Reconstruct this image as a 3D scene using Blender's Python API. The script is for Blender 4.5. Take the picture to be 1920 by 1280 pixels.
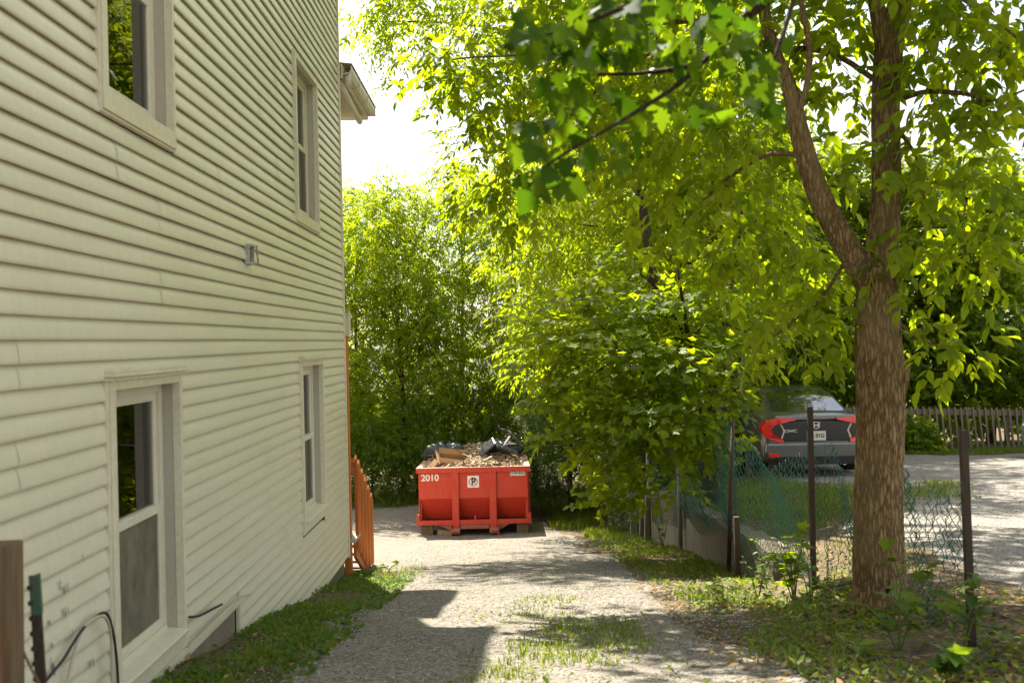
import bpy, math, random
import numpy as np
from mathutils import Vector, Matrix
PI = math.pi
for o in list(bpy.data.objects): bpy.data.objects.remove(o)
SC = bpy.context.scene
COL = SC.collection
rng = np.random.default_rng(7)
random.seed(7)

# ------------------------------------------------------------------ camera
ZC = 1.5                                   # eye height above the road behind the camera
FPX = 1867.0                               # 35 mm lens on a 36 mm sensor
ROLL = math.radians(1.25); YAW = 15/FPX; PIT = -2.3/FPX
_F = np.array([math.sin(YAW)*math.cos(PIT), math.cos(YAW)*math.cos(PIT), math.sin(PIT)])
_R = np.array([math.cos(YAW), -math.sin(YAW), 0.0]); _U = np.cross(_R, _F)
_r = math.cos(ROLL)*_R - math.sin(ROLL)*_U; _u = math.sin(ROLL)*_R + math.cos(ROLL)*_U
EYE = np.array([0, 0, ZC])
cam = bpy.data.cameras.new('camera'); cam.lens = 35.0; cam.sensor_width = 36.0
cam.clip_start = 0.05; cam.clip_end = 3000
cam.dof.use_dof = True; cam.dof.focus_distance = 12.5; cam.dof.aperture_fstop = 2.8
co = bpy.data.objects.new('camera', cam); COL.objects.link(co)
co.matrix_world = Matrix(((_r[0], _u[0], -_F[0], 0), (_r[1], _u[1], -_F[1], 0), (_r[2], _u[2], -_F[2], ZC), (0, 0, 0, 1)))
SC.camera = co
# ------------------------------------------------------------------ sky and sun
SUN_AZ = math.radians(-16); SUN_EL = math.radians(52)       # azimuth from +Y, towards -X
sd = Vector((math.sin(SUN_AZ)*math.cos(SUN_EL), math.cos(SUN_AZ)*math.cos(SUN_EL), math.sin(SUN_EL)))
W = bpy.data.worlds.new('World'); SC.world = W; W.use_nodes = True
nt = W.node_tree; nt.nodes.clear()
out = nt.nodes.new('ShaderNodeOutputWorld'); bg = nt.nodes.new('ShaderNodeBackground')
sky = nt.nodes.new('ShaderNodeTexSky'); sky.sky_type = 'NISHITA'; sky.sun_disc = False
sky.sun_elevation = SUN_EL; sky.sun_rotation = SUN_AZ; sky.air_density = 1.0; sky.dust_density = 2.0
tcw = nt.nodes.new('ShaderNodeTexCoord')
nzw = nt.nodes.new('ShaderNodeTexNoise'); nzw.inputs['Scale'].default_value = 2.2; nzw.inputs['Detail'].default_value = 7
mpw = nt.nodes.new('ShaderNodeMapping'); mpw.inputs['Scale'].default_value = (1, 1, 2.2)
rpw = nt.nodes.new('ShaderNodeValToRGB'); rpw.color_ramp.elements[0].position = .36; rpw.color_ramp.elements[1].position = .56
mxw = nt.nodes.new('ShaderNodeMix'); mxw.data_type = 'RGBA'
mxw.inputs[7].default_value = (6.2, 6.3, 6.5, 1)                # sunlit cloud
nt.links.new(tcw.outputs['Generated'], mpw.inputs[0]); nt.links.new(mpw.outputs[0], nzw.inputs['Vector'])
nt.links.new(nzw.outputs['Fac'], rpw.inputs[0]); nt.links.new(rpw.outputs[0], mxw.inputs[0])
nt.links.new(sky.outputs[0], mxw.inputs[6]); nt.links.new(mxw.outputs[2], bg.inputs[0]); nt.links.new(bg.outputs[0], out.inputs[0])
bg.inputs[1].default_value = 0.078
sl = bpy.data.lights.new('sun', 'SUN'); sl.energy = 5.0; sl.angle = math.radians(.53); sl.color = (1, .93, .80)
so = bpy.data.objects.new('sun', sl); COL.objects.link(so); so.rotation_euler = (-sd).to_track_quat('-Z', 'Y').to_euler()
so.location = (-10, 20, 30)
SC.view_settings.view_transform = 'Standard'; SC.view_settings.look = 'None'; SC.view_settings.gamma = 1
SC.view_settings.use_curve_mapping = False
SC.view_settings.exposure = 1.9
SC.render.engine = 'CYCLES'
SC.cycles.use_denoising = True
SC.cycles.max_bounces = 8; SC.cycles.diffuse_bounces = 5; SC.cycles.glossy_bounces = 3; SC.cycles.transmission_bounces = 4; SC.cycles.transparent_max_bounces = 6
SC.cycles.sample_clamp_indirect = 6

# ------------------------------------------------------------------ helpers
def at(px, py, Y):
    """point at depth Y (metres along the drive) seen at a photo position"""
    d = _F + ((px-960)/FPX)*_r + ((640-py)/FPX)*_u
    p = d*(Y/d[1]); return np.array([p[0], p[1], p[2]+ZC])

def sstep(a, b, x):
    t = np.clip((np.asarray(x, float)-a)/(b-a), 0, 1); return t*t*(3-2*t)

def drive_z(Y):
    Y = np.asarray(Y, float)
    near = -1.45 - (.02*np.clip(Y, 0, 5) + .129*np.clip(Y, 0, 5)**3/75) - .02*np.minimum(Y, 0)
    mid = -.149*(np.clip(Y, 5, 18.5)-5)
    t = np.clip(Y-18.5, 0, 3.5); far = -(.149*t - (.119/7)*t*t)
    ff = -.03*np.clip(Y-22, 0, 60)
    return near+mid+far+ff+ZC

def lot_z(Y): return -1.35-.0625*np.clip(np.asarray(Y, float), -3, 45)+ZC

def wob(X, Y):
    return .016*np.sin(1.7*X+.6*Y)+.012*np.sin(2.9*Y-1.3*X+1)+.007*np.sin(6.1*X+4.3*Y)

def G(X, Y):
    X = np.asarray(X, float); Y = np.asarray(Y, float)
    wl = sstep(9.0, 10.2, Y)*(1-sstep(18.0, 19.2, Y))          # where the wall holds the bank
    hw = .62*(1-sstep(8.6, 10.2, Y)) + .05*wl + 1.3*sstep(18.0, 19.4, Y)
    c = 2.76 + 1.5*sstep(18.0, 19.6, Y)
    s1 = sstep(c-hw, c+hw, X); s2 = sstep(2.85, 4.8, X)
    d = drive_z(Y); l = lot_z(Y); top = l-.24*wl
    z = d+(top-d)*s1+(l-top)*s2
    return z+wob(X, Y)*np.where(np.abs(X) < 40, 1, 0)

class MB:
    def __init__(s): s.v = []; s.f = []; s.mi = []
    def add(s, vs, fs, m=0):
        n = len(s.v); s.v += [tuple(map(float, q)) for q in vs]; s.f += [tuple(i+n for i in f) for f in fs]; s.mi += [m]*len(fs); return s
    def box(s, c, d, rz=0, rx=0, ry=0, m=0, taper=1.0):
        R = Matrix.Rotation(rz, 3, 'Z') @ Matrix.Rotation(ry, 3, 'Y') @ Matrix.Rotation(rx, 3, 'X')
        vs = []
        for k in (-1, 1):
            t = taper if k > 0 else 1
            for i, j in ((-1, -1), (1, -1), (1, 1), (-1, 1)):
                p = R @ Vector((i*d[0]/2*t, j*d[1]/2*t, k*d[2]/2)); vs.append((p.x+c[0], p.y+c[1], p.z+c[2]))
        return s.add(vs, [(3, 2, 1, 0), (4, 5, 6, 7), (0, 1, 5, 4), (1, 2, 6, 5), (2, 3, 7, 6), (3, 0, 4, 7)], m)
    def b2(s, lo, hi, m=0):
        return s.box([(a+b)/2 for a, b in zip(lo, hi)], [abs(b-a) for a, b in zip(lo, hi)], m=m)
    def tube(s, pts, rad, n=8, cap=True, m=0, jit=0.0):
        pts = [Vector(p) for p in pts]; N = len(pts)
        if not hasattr(rad, '__len__'): rad = [rad]*N
        rings = []; ref = None; vs = []
        for i, p in enumerate(pts):
            t = (pts[min(i+1, N-1)]-pts[max(i-1, 0)]).normalized()
            if ref is None: ref = Vector((1, 0, 0)) if abs(t.x) < .8 else Vector((0, 1, 0))
            a = (ref-t*ref.dot(t)).normalized(); b = t.cross(a); ref = a
            for k in range(n):
                w = 2*PI*k/n; r = rad[i]*(1+jit*random.uniform(-1, 1)); q = p+a*(r*math.cos(w))+b*(r*math.sin(w)); vs.append(q)
        fs = [(i*n+k, i*n+(k+1) % n, (i+1)*n+(k+1) % n, (i+1)*n+k) for i in range(N-1) for k in range(n)]
        if cap: fs += [tuple(range(n-1, -1, -1)), tuple((N-1)*n+k for k in range(n))]
        return s.add(vs, fs, m)
    def prism(s, poly, o, ux, uy, w, m=0):
        """polygon (2-D) in plane o+ux*a+uy*b, extruded by vector w"""
        o, ux, uy, w = map(Vector, (o, ux, uy, w)); n = len(poly)
        A = [o+ux*a+uy*b for a, b in poly]; B = [p+w for p in A]
        fs = [tuple(range(n)), tuple(range(2*n-1, n-1, -1))]+[(i, n+i, n+(i+1) % n, (i+1) % n) for i in range(n)]
        return s.add(A+B, fs, m)
    def build(s, name, mat, parent=None, smooth=False, loc=None):
        used = sorted({i for f in s.f for i in f})
        if len(used) < len(s.v): mp_ = {u: k for k, u in enumerate(used)}; s.v = [s.v[u] for u in used]; s.f = [tuple(mp_[i] for i in f) for f in s.f]
        me = bpy.data.meshes.new(name); me.from_pydata(s.v, [], s.f); me.update()
        for mm in (mat if isinstance(mat, (list, tuple)) else [mat]): me.materials.append(mm)
        if any(s.mi): me.polygons.foreach_set('material_index', s.mi)
        if smooth: me.polygons.foreach_set('use_smooth', [True]*len(me.polygons))
        return link(name, me, parent, loc)

def link(name, me, parent=None, loc=None):
    o = bpy.data.objects.new(name, me); COL.objects.link(o)
    if parent: o.parent = parent
    if loc is not None: o.location = loc
    return o
def tag(o, label=None, cat=None, group=None, kind=None):
    if label: o['label'] = label
    if cat: o['category'] = cat
    if group: o['group'] = group
    if kind: o['kind'] = kind
    return o
def thing(name, loc, label, cat, group=None, rz=0):
    o = bpy.data.objects.new(name, None); COL.objects.link(o); o.location = loc; o.rotation_euler = (0, 0, rz); o.empty_display_size = .1
    return tag(o, label, cat, group)
def bevel(o, w=.006, seg=2):
    m = o.modifiers.new('bevel', 'BEVEL'); m.width = w; m.segments = seg; m.limit_method = 'ANGLE'; return o

def np_mesh(name, V, Fs, mats, parent=None, tint=None, smooth=False, fm=None):
    """mesh from arrays; Fs is (n,k)"""
    V = np.asarray(V, np.float32); Fs = np.asarray(Fs, np.int32); k = Fs.shape[1]
    me = bpy.data.meshes.new(name)
    me.vertices.add(len(V)); me.vertices.foreach_set('co', V.ravel())
    me.loops.add(Fs.size); me.loops.foreach_set('vertex_index', Fs.ravel())
    me.polygons.add(len(Fs)); me.polygons.foreach_set('loop_start', np.arange(0, Fs.size, k, dtype=np.int32))
    if smooth: me.polygons.foreach_set('use_smooth', np.ones(len(Fs), bool))
    for m in (mats if isinstance(mats, (list, tuple)) else [mats]): me.materials.append(m)
    if fm is not None: me.polygons.foreach_set('material_index', np.asarray(fm, np.int32))
    if tint is not None:
        a = me.attributes.new('tint', 'FLOAT', 'POINT'); a.data.foreach_set('value', np.asarray(tint, np.float32))
    me.update(); me.validate()
    return link(name, me, parent)

# ------------------------------------------------------------------ materials
def mat(name, col=(.5, .5, .5), rough=.6, spec=.4, metal=0.0, noise=None, bump=None, coat=0):
    """noise: list of (scale, (r,g,b), amount, detail, stretch) layers over the base; bump: (scale, strength, distance, stretch)"""
    m = bpy.data.materials.new(name); m.use_nodes = True; t = m.node_tree; b = t.nodes['Principled BSDF']
    b.inputs['Base Color'].default_value = (*col, 1); b.inputs['Roughness'].default_value = rough
    b.inputs['Specular IOR Level'].default_value = spec; b.inputs['Metallic'].default_value = metal
    b.inputs['Coat Weight'].default_value = coat
    tc = t.nodes.new('ShaderNodeTexCoord'); last = None
    for (sc, c2, amt, det, st) in (noise or []):
        mp = t.nodes.new('ShaderNodeMapping'); mp.inputs['Scale'].default_value = st
        n = t.nodes.new('ShaderNodeTexNoise'); n.inputs['Scale'].default_value = sc; n.inputs['Detail'].default_value = det; n.inputs['Roughness'].default_value = .62
        r = t.nodes.new('ShaderNodeValToRGB'); r.color_ramp.elements[0].position = .5-.16; r.color_ramp.elements[1].position = .5+.2
        r.color_ramp.elements[0].color = (0, 0, 0, 1); r.color_ramp.elements[1].color = (amt, amt, amt, 1)
        x = t.nodes.new('ShaderNodeMix'); x.data_type = 'RGBA'; x.inputs[7].default_value = (*c2, 1)
        if last is None: x.inputs[6].default_value = (*col, 1)
        else: t.links.new(last, x.inputs[6])
        t.links.new(tc.outputs['Object'], mp.inputs[0]); t.links.new(mp.outputs[0], n.inputs['Vector']); t.links.new(n.outputs['Fac'], r.inputs[0]); t.links.new(r.outputs[0], x.inputs[0])
        last = x.outputs[2]
    if last is not None: t.links.new(last, b.inputs['Base Color'])
    if bump:
        mp = t.nodes.new('ShaderNodeMapping'); mp.inputs['Scale'].default_value = bump[3]
        n = t.nodes.new('ShaderNodeTexNoise'); n.inputs['Scale'].default_value = bump[0]; n.inputs['Detail'].default_value = 6
        bp = t.nodes.new('ShaderNodeBump'); bp.inputs['Strength'].default_value = bump[1]; bp.inputs['Distance'].default_value = bump[2]
        t.links.new(tc.outputs['Object'], mp.inputs[0]); t.links.new(mp.outputs[0], n.inputs['Vector']); t.links.new(n.outputs['Fac'], bp.inputs['Height']); t.links.new(bp.outputs[0], b.inputs['Normal'])
    return m
I3 = (1, 1, 1)
M = {}
M['vinyl'] = mat('vinyl', (.64, .595, .45), .36, .5, noise=[(1.1, (.58, .535, .385), .5, 4, (1, .6, 1)), (5, (.48, .45, .33), .22, 6, (1, .25, 2.5)), (30, (.34, .31, .22), .16, 3, (1, 1, .3))], bump=(90, .08, .002, (1, .06, 1)))
M['trim'] = mat('trim', (.66, .61, .45), .42, .45, noise=[(3, (.52, .46, .31), .4, 5, (1, 1, .4)), (25, (.24, .2, .12), .25, 4, I3)])
M['sash'] = mat('sash', (.64, .60, .46), .4, .45, noise=[(6, (.5, .46, .33), .4, 5, I3), (40, (.28, .25, .18), .2, 3, I3)])
M['reveal'] = mat('reveal', (.44, .405, .32), .5, .4, noise=[(6, (.34, .305, .23), .4, 5, (1, 1, .4)), (45, (.2, .17, .12), .2, 3, I3)])
M['sheath'] = mat('sheath', (.12, .11, .09), .9, .1)
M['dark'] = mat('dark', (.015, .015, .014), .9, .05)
M['curtain'] = mat('curtain', (.30, .31, .27), .9, .1, noise=[(8, (.2, .2, .18), .5, 4, (1, 1, .2))])
M['screen'] = mat('screen', (.16, .137, .09), .75, .15, noise=[(3.2, (.30, .27, .21), .75, 4, (1, 1.2, .35)), (9, (.05, .048, .038), .6, 4, (1, 1, .6))])
M['concrete'] = mat('concrete', (.20, .165, .11), .9, .15, noise=[(2.5, (.12, .10, .065), .7, 6, (1, 1, .5)), (14, (.30, .26, .19), .4, 5, (1, 1, .25)), (60, (.12, .11, .09), .4, 3, I3)], bump=(28, .5, .02, I3))
M['roof'] = mat('roof', (.10, .095, .09), .9, .2, noise=[(18, (.17, .16, .15), .6, 4, I3)])
M['gutter'] = mat('gutter', (.62, .57, .46), .45, .4, noise=[(6, (.34, .3, .22), .4, 5, (1, .4, 2))])
M['stain'] = mat('stain', (.50, .155, .028), .6, .3, noise=[(4, (.36, .09, .015), .6, 5, (4, 4, .5)), (30, (.62, .24, .06), .4, 4, (4, 4, .3))], bump=(60, .3, .004, (2, 2, .1)))
M['stain_shaded'] = mat('stain_shaded', (.36, .10, .018), .65, .3, noise=[(4, (.26, .06, .01), .6, 5, (4, 4, .5))])  # same stain darkened for alternate pickets: shading between slats put into the colour
M['tread'] = mat('tread', (.45, .41, .34), .8, .2, noise=[(5, (.3, .26, .2), .5, 5, I3)])
M['box_metal'] = mat('box_metal', (.45, .43, .36), .6, .4, noise=[(30, (.15, .09, .04), .7, 4, I3)])
M['cable_black'] = mat('cable_black', (.015, .016, .017), .5, .4)
M['cable_beige'] = mat('cable_beige', (.42, .35, .25), .55, .35)
M['old_wood'] = mat('old_wood', (.17, .09, .042), .9, .15, noise=[(5, (.06, .035, .02), .8, 6, (3, 3, .25)), (9, (.26, .19, .12), .5, 5, (4, 4, .3)), (3.1, (.03, .13, .075), .3, 3, (2, 2, .7))], bump=(30, .8, .01, (2, 2, .12)))
M['grey_wood'] = mat('grey_wood', (.27, .24, .20), .9, .15, noise=[(6, (.13, .11, .09), .7, 6, (4, 4, .3)), (20, (.36, .33, .28), .5, 4, (4, 4, .2))], bump=(40, .6, .006, (3, 3, .12)))
M['picket'] = mat('picket', (.20, .16, .105), .9, .12, noise=[(6, (.09, .07, .045), .7, 6, (4, 4, .3)), (20, (.22, .18, .12), .5, 4, (4, 4, .2))])
M['rust_steel'] = mat('rust_steel', (.050, .034, .024), .8, .3, noise=[(14, (.095, .055, .03), .7, 5, (1, 1, .4)), (40, (.025, .02, .018), .6, 4, I3)], bump=(60, .4, .003, I3))
M['green_paint'] = mat('green_paint', (.03, .13, .075), .7, .3, noise=[(16, (.12, .09, .06), .8, 5, (1, 1, .5))])
M['green_smear'] = mat('green_smear', (.10, .25, .17), .6, .3, noise=[(60, (.4, .4, .28), .8, 4, I3)])
M['galv'] = mat('galv', (.20, .19, .17), .6, .4, noise=[(20, (.12, .09, .06), .6, 5, (1, 1, .3))])
M['wire_green'] = mat('wire_green', (.014, .095, .045), .55, .3)
M['red'] = mat('dumpster_red', (.62, .020, .012), .45, .35, noise=[(1.4, (.48, .026, .016), .5, 5, I3), (7, (.36, .02, .010), .35, 6, (1, 1, .35)), (19, (.40, .16, .07), .42, 7, (1.6, 1, .22))], bump=(9, .12, .01, I3))
M['red_dull'] = mat('dumpster_red_worn', (.36, .05, .035), .6, .35, noise=[(5, (.2, .09, .05), .6, 6, I3), (22, (.3, .2, .15), .5, 5, I3)])
M['rim_top'] = mat('rim_worn', (.46, .17, .13), .6, .35, noise=[(6, (.34, .24, .19), .8, 6, I3), (24, (.2, .1, .06), .5, 5, I3)])
M['bin_in'] = mat('bin_inside', (.20, .13, .11), .8, .2, noise=[(5, (.12, .07, .05), .7, 6, I3)])
M['white_paint'] = mat('white_paint', (.78, .76, .72), .5, .4)
M['black_paint'] = mat('black_paint', (.012, .012, .013), .5, .4)
M['sign_red'] = mat('sign_red', (.5, .03, .03), .5, .4)
M['cardboard'] = mat('cardboard', (.36, .22, .115), .85, .15, noise=[(4, (.26, .15, .075), .5, 4, I3)])
M['rubble'] = mat('rubble', (.22, .15, .09), .9, .1, noise=[(14, (.12, .08, .05), .8, 5, I3), (40, (.48, .38, .27), .7, 4, I3)])
M['chip'] = mat('wood_chip', (.30, .20, .11), .85, .15, noise=[(3, (.10, .065, .04), .9, 3, I3), (9, (.5, .42, .32), .6, 3, I3)])
M['black_plastic'] = mat('black_plastic', (.018, .018, .02), .28, .5, bump=(9, .6, .04, I3))
M['chrome'] = mat('chrome', (.6, .6, .62), .25, .5, 1.0)
M['tire'] = mat('tire', (.018, .018, .018), .8, .3)
M['rim'] = mat('rim', (.38, .38, .40), .35, .5, .9)
M['carpaint'] = mat('carpaint', (.13, .125, .12), .3, .5, .55, coat=.8)
M['carpaint_green'] = mat('carpaint_green', (.02, .045, .04), .3, .5, .4, coat=.8)
M['car_black'] = mat('car_black', (.012, .011, .011), .3, .5)
M['car_glass'] = mat('car_glass', (.012, .014, .014), .06, .9, coat=.6)
M['tail_red'] = mat('tail_red', (.75, .02, .012), .18, .6, coat=.7)
M['tail_clear'] = mat('tail_clear', (.55, .50, .42), .2, .6, noise=[(20, (.5, .22, .05), .6, 2, (1, 1, 3))])
M['plate'] = mat('plate', (.62, .58, .46), .5, .3)
M['bark'] = None

def glass_mat():
    m = bpy.data.materials.new('window_glass'); m.use_nodes = True; t = m.node_tree; t.nodes.clear()
    o = t.nodes.new('ShaderNodeOutputMaterial'); mx = t.nodes.new('ShaderNodeMixShader'); fr = t.nodes.new('ShaderNodeFresnel'); fr.inputs[0].default_value = 1.75
    tr = t.nodes.new('ShaderNodeBsdfTransparent'); tr.inputs[0].default_value = (.86, .89, .86, 1); gl = t.nodes.new('ShaderNodeBsdfGlossy'); gl.inputs['Roughness'].default_value = .012
    t.links.new(fr.outputs[0], mx.inputs[0]); t.links.new(tr.outputs[0], mx.inputs[1]); t.links.new(gl.outputs[0], mx.inputs[2]); t.links.new(mx.outputs[0], o.inputs[0]); return m
M['glass'] = glass_mat()

def leaf_mat(name, dark, lite, trans=.5, tcol=(1.5, 1.35, .5), rough=.5, spec=.22):
    m = bpy.data.materials.new(name); m.use_nodes = True; t = m.node_tree; b = t.nodes['Principled BSDF']; o = t.nodes['Material Output']
    a = t.nodes.new('ShaderNodeAttribute'); a.attribute_name = 'tint'
    mx = t.nodes.new('ShaderNodeMix'); mx.data_type = 'RGBA'; mx.inputs[6].default_value = (*dark, 1); mx.inputs[7].default_value = (*lite, 1)
    t.links.new(a.outputs['Fac'], mx.inputs[0]); t.links.new(mx.outputs[2], b.inputs['Base Color'])
    b.inputs['Roughness'].default_value = rough; b.inputs['Specular IOR Level'].default_value = spec
    ml = t.nodes.new('ShaderNodeMix'); ml.data_type = 'RGBA'; ml.blend_type = 'MULTIPLY'; ml.inputs[0].default_value = 1; ml.inputs[7].default_value = (*tcol, 1)
    t.links.new(mx.outputs[2], ml.inputs[6])
    tr = t.nodes.new('ShaderNodeBsdfTranslucent'); t.links.new(ml.outputs[2], tr.inputs[0])
    ms = t.nodes.new('ShaderNodeMixShader'); ms.inputs[0].default_value = trans
    t.links.new(b.outputs[0], ms.inputs[1]); t.links.new(tr.outputs[0], ms.inputs[2]); t.links.new(ms.outputs[0], o.inputs[0]); return m
M['leaf'] = leaf_mat('leaf', (.085, .14, .012), (.185, .24, .016), .64, (2.55, 2.3, .35))
M['leaf_maple'] = leaf_mat('leaf_maple', (.07, .13, .011), (.16, .225, .014), .64, (2.7, 2.25, .35))
M['leaf_near'] = leaf_mat('leaf_near', (.03, .075, .008), (.10, .165, .012), .58, (2.4, 2.1, .4), .6, .08)
M['leaf_dark'] = leaf_mat('leaf_dark', (.055, .10, .012), (.13, .185, .018), .58, (2.5, 2.2, .4))
M['leaf_cedar'] = leaf_mat('leaf_cedar', (.035, .08, .02), (.09, .14, .035), .35, (1.6, 1.6, .7), .6)
M['grass'] = leaf_mat('grass', (.07, .125, .016), (.19, .25, .03), .45, (1.9, 1.6, .6), .5)
M['weed'] = leaf_mat('weed', (.045, .105, .014), (.13, .20, .022), .5, (1.9, 1.7, .6), .5)
M['litter'] = leaf_mat('litter', (.12, .075, .035), (.36, .25, .10), .25, (1.4, 1.2, .8), .7)

def bark_mat(name, c1, c2, c3):
    m = bpy.data.materials.new(name); m.use_nodes = True; t = m.node_tree; b = t.nodes['Principled BSDF']; b.inputs['Roughness'].default_value = .9; b.inputs['Specular IOR Level'].default_value = .15
    tc = t.nodes.new('ShaderNodeTexCoord'); mp = t.nodes.new('ShaderNodeMapping'); mp.inputs['Scale'].default_value = (40, 40, 7.0)
    n0 = t.nodes.new('ShaderNodeTexNoise'); n0.inputs['Scale'].default_value = 2.0; n0.inputs['Detail'].default_value = 4
    ad = t.nodes.new('ShaderNodeMix'); ad.data_type = 'RGBA'; ad.blend_type = 'LINEAR_LIGHT'; ad.inputs[0].default_value = .55
    v = t.nodes.new('ShaderNodeTexVoronoi'); v.feature = 'DISTANCE_TO_EDGE'; v.inputs['Scale'].default_value = 1.0
    t.links.new(tc.outputs['Object'], mp.inputs[0]); t.links.new(mp.outputs[0], ad.inputs[6]); t.links.new(mp.outputs[0], n0.inputs['Vector']); t.links.new(n0.outputs['Color'], ad.inputs[7]); t.links.new(ad.outputs[2], v.inputs['Vector'])
    r = t.nodes.new('ShaderNodeValToRGB'); e = r.color_ramp.elements; e[0].position = .0; e[0].color = (*c1, 1); e[1].position = .35; e[1].color = (*c2, 1)
    n2 = t.nodes.new('ShaderNodeTexNoise'); n2.inputs['Scale'].default_value = 3; n2.inputs['Detail'].default_value = 6
    t.links.new(tc.outputs['Object'], n2.inputs['Vector'])
    x = t.nodes.new('ShaderNodeMix'); x.data_type = 'RGBA'; x.inputs[7].default_value = (*c3, 1); r2 = t.nodes.new('ShaderNodeValToRGB'); r2.color_ramp.elements[0].position = .45; r2.color_ramp.elements[1].position = .75; r2.color_ramp.elements[1].color = (.6, .6, .6, 1)
    t.links.new(n2.outputs['Fac'], r2.inputs[0]); t.links.new(r2.outputs[0], x.inputs[0])
    t.links.new(v.outputs['Distance'], r.inputs[0]); t.links.new(r.outputs[0], x.inputs[6]); t.links.new(x.outputs[2], b.inputs['Base Color'])
    bp = t.nodes.new('ShaderNodeBump'); bp.inputs['Strength'].default_value = .9; bp.inputs['Distance'].default_value = .02
    t.links.new(v.outputs['Distance'], bp.inputs['Height']); t.links.new(bp.outputs[0], b.inputs['Normal']); return m
M['bark'] = bark_mat('bark', (.085, .052, .022), (.35, .235, .115), (.28, .20, .095))
M['bark_dark'] = bark_mat('bark_dark', (.025, .017, .010), (.075, .05, .028), (.07, .052, .028))

def ground_mat(name, base, cols, peb=42, bumpd=.018):
    m = bpy.data.materials.new(name); m.use_nodes = True; t = m.node_tree; b = t.nodes['Principled BSDF']; b.inputs['Roughness'].default_value = .95; b.inputs['Specular IOR Level'].default_value = .12
    tc = t.nodes.new('ShaderNodeTexCoord'); last = None
    v = t.nodes.new('ShaderNodeTexVoronoi'); v.inputs['Scale'].default_value = peb; v.inputs['Randomness'].default_value = 1
    t.links.new(tc.outputs['Object'], v.inputs['Vector'])
    rv = t.nodes.new('ShaderNodeValToRGB'); e = rv.color_ramp.elements; e[0].position = .1; e[0].color = (*[c*.55 for c in base], 1); e[1].position = .9; e[1].color = (*[min(1, c*1.5) for c in base], 1)
    sep = t.nodes.new('ShaderNodeSeparateColor'); t.links.new(v.outputs['Color'], sep.inputs[0]); t.links.new(sep.outputs[0], rv.inputs[0]); last = rv.outputs[0]
    for (sc, c2, amt, lo, hi) in cols:
        n = t.nodes.new('ShaderNodeTexNoise'); n.inputs['Scale'].default_value = sc; n.inputs['Detail'].default_value = 7; n.inputs['Roughness'].default_value = .65
        r = t.nodes.new('ShaderNodeValToRGB'); r.color_ramp.elements[0].position = lo; r.color_ramp.elements[1].position = hi; r.color_ramp.elements[1].color = (amt, amt, amt, 1)
        x = t.nodes.new('ShaderNodeMix'); x.data_type = 'RGBA'; x.inputs[7].default_value = (*c2, 1)
        t.links.new(tc.outputs['Object'], n.inputs['Vector']); t.links.new(n.outputs['Fac'], r.inputs[0]); t.links.new(r.outputs[0], x.inputs[0]); t.links.new(last, x.inputs[6]); last = x.outputs[2]
    t.links.new(last, b.inputs['Base Color'])
    n = t.nodes.new('ShaderNodeTexNoise'); n.inputs['Scale'].default_value = 24; n.inputs['Detail'].default_value = 8; t.links.new(tc.outputs['Object'], n.inputs['Vector'])
    ma = t.nodes.new('ShaderNodeMath'); ma.operation = 'SUBTRACT'; t.links.new(n.outputs['Fac'], ma.inputs[0]); t.links.new(v.outputs['Distance'], ma.inputs[1])
    bp = t.nodes.new('ShaderNodeBump'); bp.inputs['Strength'].default_value = .8; bp.inputs['Distance'].default_value = bumpd
    t.links.new(ma.outputs[0], bp.inputs['Height']); t.links.new(bp.outputs[0], b.inputs['Normal']); return m
M['gravel'] = ground_mat('gravel', (.185, .165, .138), [(1.3, (.135, .115, .088), .55, .42, .7), (6, (.25, .23, .20), .5, .45, .7), (.5, (.17, .15, .12), .4, .45, .7)])
M['lot'] = ground_mat('lot_gravel', (.20, .18, .155), [(1.1, (.2, .175, .14), .5, .42, .7), (5, (.33, .31, .28), .5, .45, .7)], 60, .012)
M['soil'] = ground_mat('soil', (.13, .095, .06), [(1.6, (.07, .055, .03), .7, .4, .65), (7, (.20, .15, .09), .6, .5, .72), (2.3, (.08, .10, .03), .6, .5, .7)], 30, .03)

# ------------------------------------------------------------------ ground
def axis(segs):
    a = []
    for lo, hi, st in segs: a += list(np.arange(lo, hi-1e-6, st))
    a.append(segs[-1][1]); return np.array(a)
def sheet(name, xs, ys, mtl, dz=0.0, inside=None):
    X, Y = np.meshgrid(xs, ys); Z = G(X, Y)+dz
    V = np.stack([X, Y, Z], -1).reshape(-1, 3); nx = len(xs); ny = len(ys)
    i = np.arange(nx-1)[None, :]+nx*np.arange(ny-1)[:, None]; Fq = np.stack([i, i+1, i+nx+1, i+nx], -1).reshape(-1, 4)
    return tag(np_mesh(name, V, Fq, mtl, smooth=True), kind='structure')
gx = axis([(-600, -60, 90), (-60, -8, 4), (-8, -2.4, .4), (-2.4, 2.6, .14), (2.6, 2.9, .025), (2.9, 5, .14), (5, 14, .5), (14, 60, 4), (60, 600, 90)])
gy = axis([(-300, -20, 70), (-20, 2, 1.5), (2, 24, .16), (24, 50, 1), (50, 90, 5), (90, 900, 90)])
sheet('ground', gx, gy, M['soil'])
def ribbon(name, ys, xl, xr, nx, mtl, dz):
    t = np.linspace(0, 1, nx)[None, :]; X = xl[:, None]*(1-t)+xr[:, None]*t; Y = np.repeat(ys[:, None], nx, 1)
    edge = np.minimum(1, np.minimum(t, 1-t)*nx/3)
    Z = G(X, Y)+dz*edge+(edge-1)*.02
    V = np.stack([X, Y, Z], -1).reshape(-1, 3); ny = len(ys)
    i = np.arange(nx-1)[None, :]+nx*np.arange(ny-1)[:, None]; Fq = np.stack([i, i+1, i+nx+1, i+nx], -1).reshape(-1, 4)
    return tag(np_mesh(name, V, Fq, mtl, smooth=True), kind='structure')
ys = np.arange(-12, 31, .12)
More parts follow.
